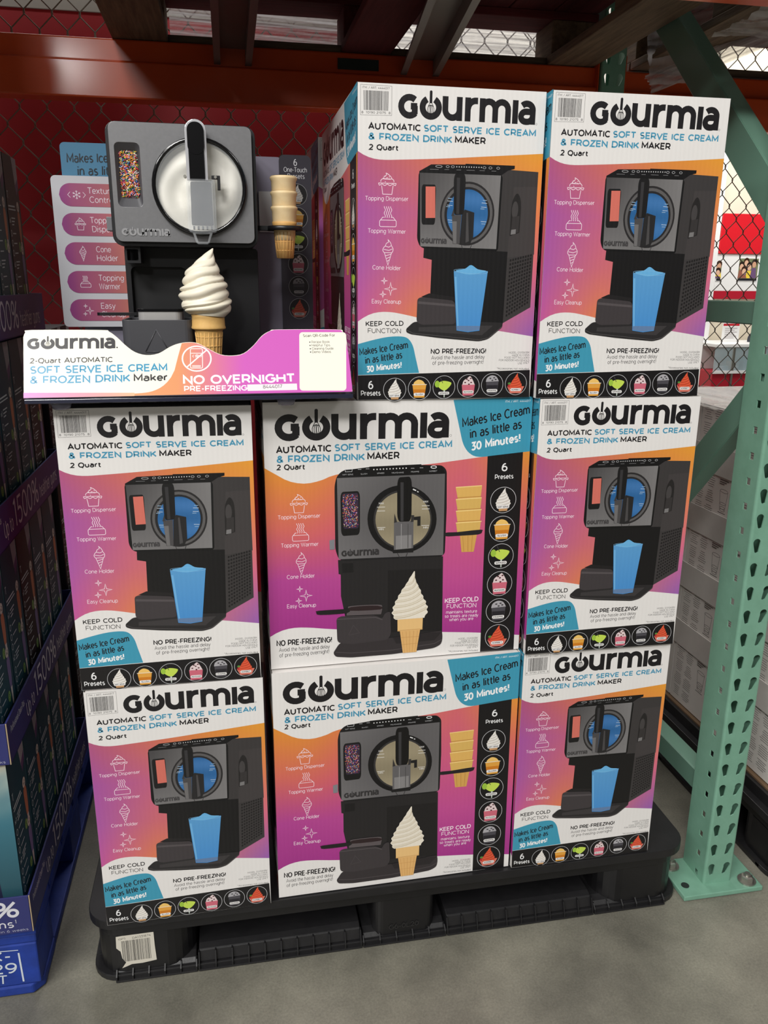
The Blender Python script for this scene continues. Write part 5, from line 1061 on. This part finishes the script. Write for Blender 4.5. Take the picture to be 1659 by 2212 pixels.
def brush_box(i, k, dark):
    """box i-th from the front in layer k"""
    t = thing('toothbrush_box', ('black' if dark else 'dark teal')+' toothbrush box, '+ORD[i]+' from the aisle in the '+LAY[k]+' tray', 'box', (-.6455, .0015+i*.1095, .1535+.335*k), group='toothbrush boxes in the navy trays')
    MB().box(0, .1955, 0, .1045, 0, .3265).build('box_body', BLACKB if dark else TEALB, t, .0015)
    s_ = sd[dark]
    for art, nm, M_ in ((s_, 'side_panel_print', face_matrix((.1960, .0005, .0008), (0, 1, 0), (0, 0, 1))), (fr_, 'front_panel_print', face_matrix((.0002, -.0005, .0008), (1, 0, 0), (0, 0, 1)))):
        if not hasattr(art, 'proto'): art.proto = r = art.build(t, PRINT_BRUSH, M=M_)
        else: r = copy_tree(art.proto, t); r.matrix_local = M_
        r.name = nm
for k in range(4):
    for i in range(5): brush_box(i, k, (k, i) in ((1, 2), (3, 4), (2, 4)))
    z = .1505+.335*k
    t = thing('display_tray', 'navy cardboard tray with white lettering, '+('lowest' if k == 0 else LAY[k] if k < 3 else 'topmost')+' of the toothbrush stack', 'tray', (-.545, .29, z), group='navy display trays of the toothbrush stack')
    P = lambda mb, nm, m=NAVY: sub(mb, nm, m, t, .0008)
    P(MB().box(-.652, -.437, -.011, .60, z, z+.0025), 'tray_floor'); P(MB().box(-.652, -.437, -.012, -.009, z, z+.075), 'front_wall'); P(MB().prism([(-.012, z), (.60, z), (.60, z+.075), (-.012, z+.075)], -.440, -.437, 'yz'), 'side_wall'); P(MB().box(-.652, -.437, .5975, .6005, z, z+.075), 'rear_wall'); P(MB().box(-.652, -.6495, -.009, .5975, z+.0025, z+.075), 'side_wall')
    P(MB().box(-.4385, -.4365, -.0125, -.0105, z, z+.0755), 'corner_edge', NAVYE)
    a = Art(); WT = (214, 214, 222)
    a.text('Professional Clean Plus', (.02, .047), (.115, .047), -.013, WT, .8, seg=4); a.text('Up to', (.125, .016), (.185, .016), -.03, WT, .75); a.text('1500%', (.195, .014), (.385, .014), -.052, WT, .8); a.text('healthier gums', (.40, .016), (.565, .016), -.03, WT, .7)
    r = a.build(None, PRINT_FLAT); r.name = 'side_lettering'; r.parent = t; r.matrix_parent_inverse = Matrix.Translation(-Vector(t.location)); r.matrix_basis = face_matrix((-.4366, -.012, z), (0, 1, 0), (0, 0, 1))
    a = Art(); a.text('1500%', (-.62, .034), (-.457, .034), -.034, WT, 1.1); a.text('healthier gums', (-.645, .013), (-.468, .013), -.016, WT, 1.0); a.text('1', (-.465, .021), (-.463, .021), -.008, WT, 1.0); a.text('vs. a manual toothbrush in 6 weeks', (-.60, .004), (-.445, .004), -.005, (170, 172, 196), .8, seg=3)
    r = a.build(None, PRINT_FLAT); r.name = 'front_lettering'; r.parent = t; r.matrix_parent_inverse = Matrix.Translation(-Vector(t.location)); r.matrix_basis = face_matrix((0, -.0125, z), (1, 0, 0), (0, 0, 1))
for k in range(3):
    for i in range(3):
        t = thing('toothbrush_box', 'dark toothbrush box in the rear stack, '+LAY[k]+' layer, '+ORD[i]+' from the front', 'box', (-.6455, .612+i*.1095, .1535+.335*k), group='toothbrush boxes in the rear stack')
        MB().box(0, .1955, 0, .1045, 0, .3265).build('box_body', BLACKB, t, .0015); r = copy_tree(sd[True].proto, t); r.matrix_local = face_matrix((.1960, .0005, .0008), (0, 1, 0), (0, 0, 1)); r.name = 'side_panel_print'
    z = .1505+.335*k; t = thing('display_tray', 'navy tray of the rear toothbrush stack, '+LAY[k]+' layer', 'tray', (-.545, .8, z), group='navy trays of the rear toothbrush stack')
    sub(MB().box(-.652, -.437, .602, .99, z, z+.0025), 'tray_floor', NAVY, t); sub(MB().box(-.440, -.437, .602, .99, z, z+.075), 'side_wall', NAVY, t)
BLUEP = mat('blue_pallet_paint', (30, 62, 158), .6, noise=(14, .45, (22, 46, 118), 8), bump=(40, .4, .003)); bp_ = thing('blue_pallet', 'worn blue wooden pallet with white stencil lettering under the toothbrush trays', 'wooden pallet', (-.9, .35, 0))
P = lambda mb, nm, m=BLUEP: sub(mb, nm, m, bp_, .003)
for k in range(8): P(MB().box(-1.3, -.437, .0+k*.125, .0+k*.125+.112, .131, .1495), 'deck_board')
for xa in (-.537, -.90, -1.28): P(MB().box(xa, xa+.098, .004, .98, .1125, .1308), 'stringer_board')
for xa, xb in ((-.58, -.44), (-.93, -.80), (-1.29, -1.15)):
    for ya in (.004, .33, .62): P(MB().box(xa, xb, ya, ya+.11, .0225, .112), 'block')
P(MB().prism([(-1.3, .002), (-.455, .002), (-.437, .02), (-.437, .112), (-1.3, .112)], .002, .022, 'xy'), 'bottom_board'); P(MB().box(-.535, -.438, .113, .98, .002, .022), 'bottom_board'); P(MB().box(-1.3, -.437, .63, .74, .002, .0215), 'bottom_board')
a = Art(); a.text('X-', (-.522, .082), (-.486, .080), -.02, (206, 214, 224), 1.0); a.text('029', (-.545, .054), (-.478, .052), -.022, (206, 214, 224), 1.0); a.text('T', (-.512, .030), (-.498, .029), -.02, (206, 214, 224), 1.0); a.stroke([(-.472, .094), (-.470, .03)], .003, (206, 214, 224)); a.stroke([(-.545, .105), (-.472, .100)], .0016, (206, 214, 224))
r = a.build(None, PRINT_FLAT); r.name = 'stencil_lettering'; r.parent = bp_; r.matrix_parent_inverse = Matrix.Translation(-Vector(bp_.location)); r.matrix_basis = face_matrix((0, .0035, 0), (1, 0, 0), (0, 0, 1))

# ---------------------------------------------------------------- grey glass cartons in the next bay (right)
GREYC = mat('grey_carton', (226, 221, 215), .6, noise=(20, .5, (218, 213, 207), 4)); GREYT = mat('grey_tray_board', (206, 201, 195), .65, noise=(20, .5, (196, 191, 185), 4))
def glass_print():
    """side panel: two columns of small text and a line drawing of a tall tumbler; y runs up, x towards the aisle"""
    a = Art(); c = (96, 91, 88); a.rect(0, 0, .318, .158, (226, 221, 215)); a.base(); a.fresh('line_text'); rr = random.Random(2)
    for col in (.008, .052, .205, .25):
        for j in range(26):
            if j % 7 == 6: continue
            w = rr.uniform(.018, .036); a.stroke([(col+.02-w/2, .152-j*.0054), (col+.02+w/2, .152-j*.0054)], .0012, c)
    for j in range(3): a.stroke([(.108, .151-j*.005), (.108+.036-.008*j, .151-j*.005)], .0024, c)
    a.fresh('tumbler_drawing'); L_ = .0011; el = lambda cx, cy, rx, ry: a.ring(cx, cy, rx, ry, L_, c, 20)
    el(.128, .125, .016, .004); el(.128, .094, .0125, .003); el(.128, .078, .010, .003); el(.128, .084, .011, .003); a.stroke([(.112, .125), (.118, .077)], L_, c); a.stroke([(.144, .125), (.138, .077)], L_, c)
    a.stroke([(.152, .125), (.152, .077)], .0008, c); a.text('x8', (.162, .098), (.184, .098), -.014, c, 1.1); a.stroke([(.112, .071), (.142, .071)], .0018, c)
    return a
gp = glass_print()
zl = [.172+.1605*k for k in range(5)]; LN = ('lowest', 'second', 'third', 'fourth', 'top')
gt = thing('kraft_sheet', 'brown cardboard sheet on the black pallet under the grey cartons', 'cardboard', (1.65, .5, .141)); sub(MB().box(1.08, 2.2, -.02, .98, .1412, .1675), 'slip_board', BLACKP, gt); sub(MB().box(1.09, 2.2, -.1, .98, .1676, .1718), 'sheet', mat('kraft_sheet', (110, 86, 62), .8), gt)
for k in range(5):
    for j, (ya, yb) in enumerate(((-.095, .222), (.226, .544), (.548, .866))):
        pos = ('nearest the aisle', 'in the middle', 'deepest in the rack')[j]
        t = thing('glassware_carton', 'grey glassware carton '+pos+', '+LN[k]+' layer', 'carton', (1.1005, ya, zl[k]+.0028), group='grey glassware cartons right of the upright')
        MB().box(0, .40, 0, yb-ya, 0, .1565).build('carton_body', GREYC, t, .0012)
        Mx = face_matrix((-.0006, yb-ya, 0), (0, -1, 0), (0, 0, 1))
        if not hasattr(gp, 'proto'): gp.proto = r = gp.build(t, PRINT_FLAT, M=Mx)
        else: r = copy_tree(gp.proto, t); r.matrix_local = Mx
        r.name = 'side_print'
        if j == 0 and k in (0, 2):
            a = Art(); a.rect(.14, .012, .30, .075, (196, 84, 122)); a.up(20); r = a.build(t, PRINT_FLAT, M=face_matrix((-.0012, yb-ya, 0), (0, -1, 0), (0, 0, 1))); r.name = 'pink_print'
    if k:
        t = thing('carton_tray', 'plain grey open tray around the '+LN[k]+' layer of glassware cartons', 'tray', (1.3, .38, zl[k]), group='grey trays of the glassware stack')
        sub(MB().box(1.096, 1.52, -.10, .87, zl[k], zl[k]+.0022), 'tray_floor', GREYT, t); sub(MB().box(1.0955, 1.0988, -.10, .87, zl[k], zl[k]+.068), 'side_wall', GREYT, t, .0006); sub(MB().box(1.096, 1.52, -.102, -.0985, zl[k], zl[k]+.068), 'front_wall', GREYT, t, .0006)
film('clear stretch film lying over the top of the grey glassware stack', (1.085, .20, .978), (1.085, .80, .978), (1.5, .80, .982), (1.5, .2, .982), 40, 20, .006, 23)

# ---------------------------------------------------------------- bright photo counter beyond the fence
SIGNR = mat('red_sign_panel', (214, 30, 42), .3, coat=.3); WPAN = mat('white_counter_panel', (236, 236, 234), .4); REDP = mat('red_counter_panel', (176, 26, 46), .4); CRM = mat('cream_wall_panel', (232, 222, 200), .6); GLS = mat('display_glass', (200, 226, 232), .08, alpha=.3)
wl = MB().box(3.2, 4.6, 4.62, 4.70, 0, 3.0).build('wall_counter', CRM); tag(wl, 'cream partition wall behind the photo counter', 'wall', kind='structure')
tag(MB().box(3.545, 3.592, 4.505, 4.56, .0, 2.4).build('white_post', WPAN, None, .003), 'white square post at the end of the photo counter', 'post')
tag(MB().box(3.594, 4.3, 4.50, 4.53, 1.487, 1.772).build('red_sign', SIGNR, None, .004), 'plain bright red sign panel above the posters', 'sign')
tag(MB().box(3.594, 4.3, 4.515, 4.535, 1.217, 1.4865).build('poster_board', WPAN, None, .002), 'white board holding two photo posters', 'board')
tag(MB().box(3.594, 4.3, 4.51, 4.535, 1.158, 1.2165).build('red_band', REDP, None, .002), 'dark red band under the white poster board', 'panel')
def poster(label, x0, x1, z0, z1, seed):
    t = thing('poster', label, 'poster', (x0, 4.5145, z0), group='photo posters behind the counter'); W_, H_ = x1-x0, z1-z0
    MB().box(0, W_, -.004, 0, 0, H_).build('poster_board', WPAN, t)
    a = Art(); a.rect(.003, .02, W_-.003, H_-.003, (120, 128, 92)); rr = random.Random(seed)
    for i, (u, v) in enumerate(((.16, .62), (.38, .78), (.55, .6), (.78, .72), (.3, .42), (.9, .55))):
        if u*W_ < W_-.02:
            a.ell(u*W_, v*H_+.012, .024, .028, rr.choice(((42, 28, 22), (60, 36, 24), (34, 26, 26))), 14); a.ell(u*W_, v*H_, .017, .022, rr.choice(((206, 160, 130), (190, 140, 112), (222, 180, 150))), 14); a.poly([(u*W_-.026, .022), (u*W_+.026, .022), (u*W_+.018, v*H_-.024), (u*W_-.018, v*H_-.024)], rr.choice(((236, 206, 72), (150, 96, 80), (200, 200, 206), (110, 84, 120))))
    a.rect(.003, .003, W_-.003, .02, (36, 36, 44)); r = a.build(t, PRINT_FLAT, M=face_matrix((0, -.0045, 0), (1, 0, 0), (0, 0, 1))); r.name = 'poster_print'
poster('larger group portrait poster on the white board', 3.778, 3.945, 1.29, 1.458, 3); poster('narrow portrait poster beside the white post', 3.60, 3.64, 1.288, 1.43, 6)
ct = thing('photo_counter', 'white glass-fronted photo counter with red base', 'counter', (3.9, 4.3, 0))
sub(MB().box(3.4, 4.5, 4.1, 4.5, .0, .655), 'base_cabinet', REDP, ct, .003); sub(MB().box(3.4, 4.5, 4.09, 4.5, .828, .85), 'counter_top', WPAN, ct, .002); sub(MB().box(3.4, 4.5, 4.30, 4.5, .656, .827), 'case_back', WPAN, ct); sub(MB().box(3.4, 4.5, 4.095, 4.099, .656, .827), 'case_glass', GLS, ct); sub(MB().box(3.4, 4.5, 4.085, 4.10, .64, .66), 'trim_rail', WPAN, ct)
for x in (3.55, 3.795, 4.05): sub(MB().box(x-.008, x+.008, 4.088, 4.10, .0, .828), 'divider', ZINC, ct)
for k in range(9):
    x = 3.5+k*.085; tag(MB().box(x, x+.05, 4.14+.03*(k % 2), 4.2+.03*(k % 2), .657, .69+.03*((k*7) % 3)).build('counter_item', mat('counter_item_'+str(k % 3), ((150, 160, 168), (190, 176, 150), (120, 140, 150))[k % 3], .4), None, .003), 'small boxed item in the glass photo counter, '+('first', 'second', 'third', 'fourth', 'fifth', 'sixth', 'seventh', 'eighth', 'ninth')[k]+' from the left', 'boxed item', 'boxed items inside the glass counter')
sh = thing('notice_sheet', 'white notice sheet with a red heading standing on the counter', 'notice', (3.64, 4.3, .8505)); MB().box(-.07, .07, 0, .004, 0, .14).build('sheet', WPAN, sh)
a = Art(); a.rect(-.066, .118, .066, .134, (196, 40, 52)); [a.stroke([(-.05, .1-j*.014), (.05-.02*(j % 2), .1-j*.014)], .004, (150, 140, 140)) for j in range(6)]; r = a.build(sh, PRINT_FLAT, M=face_matrix((0, -.0005, 0), (1, 0, 0), (0, 0, 1))); r.name = 'sheet_print'
bgm = MB(); bgm.prism(smooth_pts([(-.06, 0), (-.055, .04), (-.02, .075), (.04, .07), (.06, .03), (.06, 0)], 4), -.03, .03, 'xz'); bo = bgm.build('camera_bag', mat('dark_navy_bag', (40, 46, 62), .5), None, .006); bo.location = (3.85, 4.28, .8505); tag(bo, 'dark navy bag lying on the photo counter', 'bag')
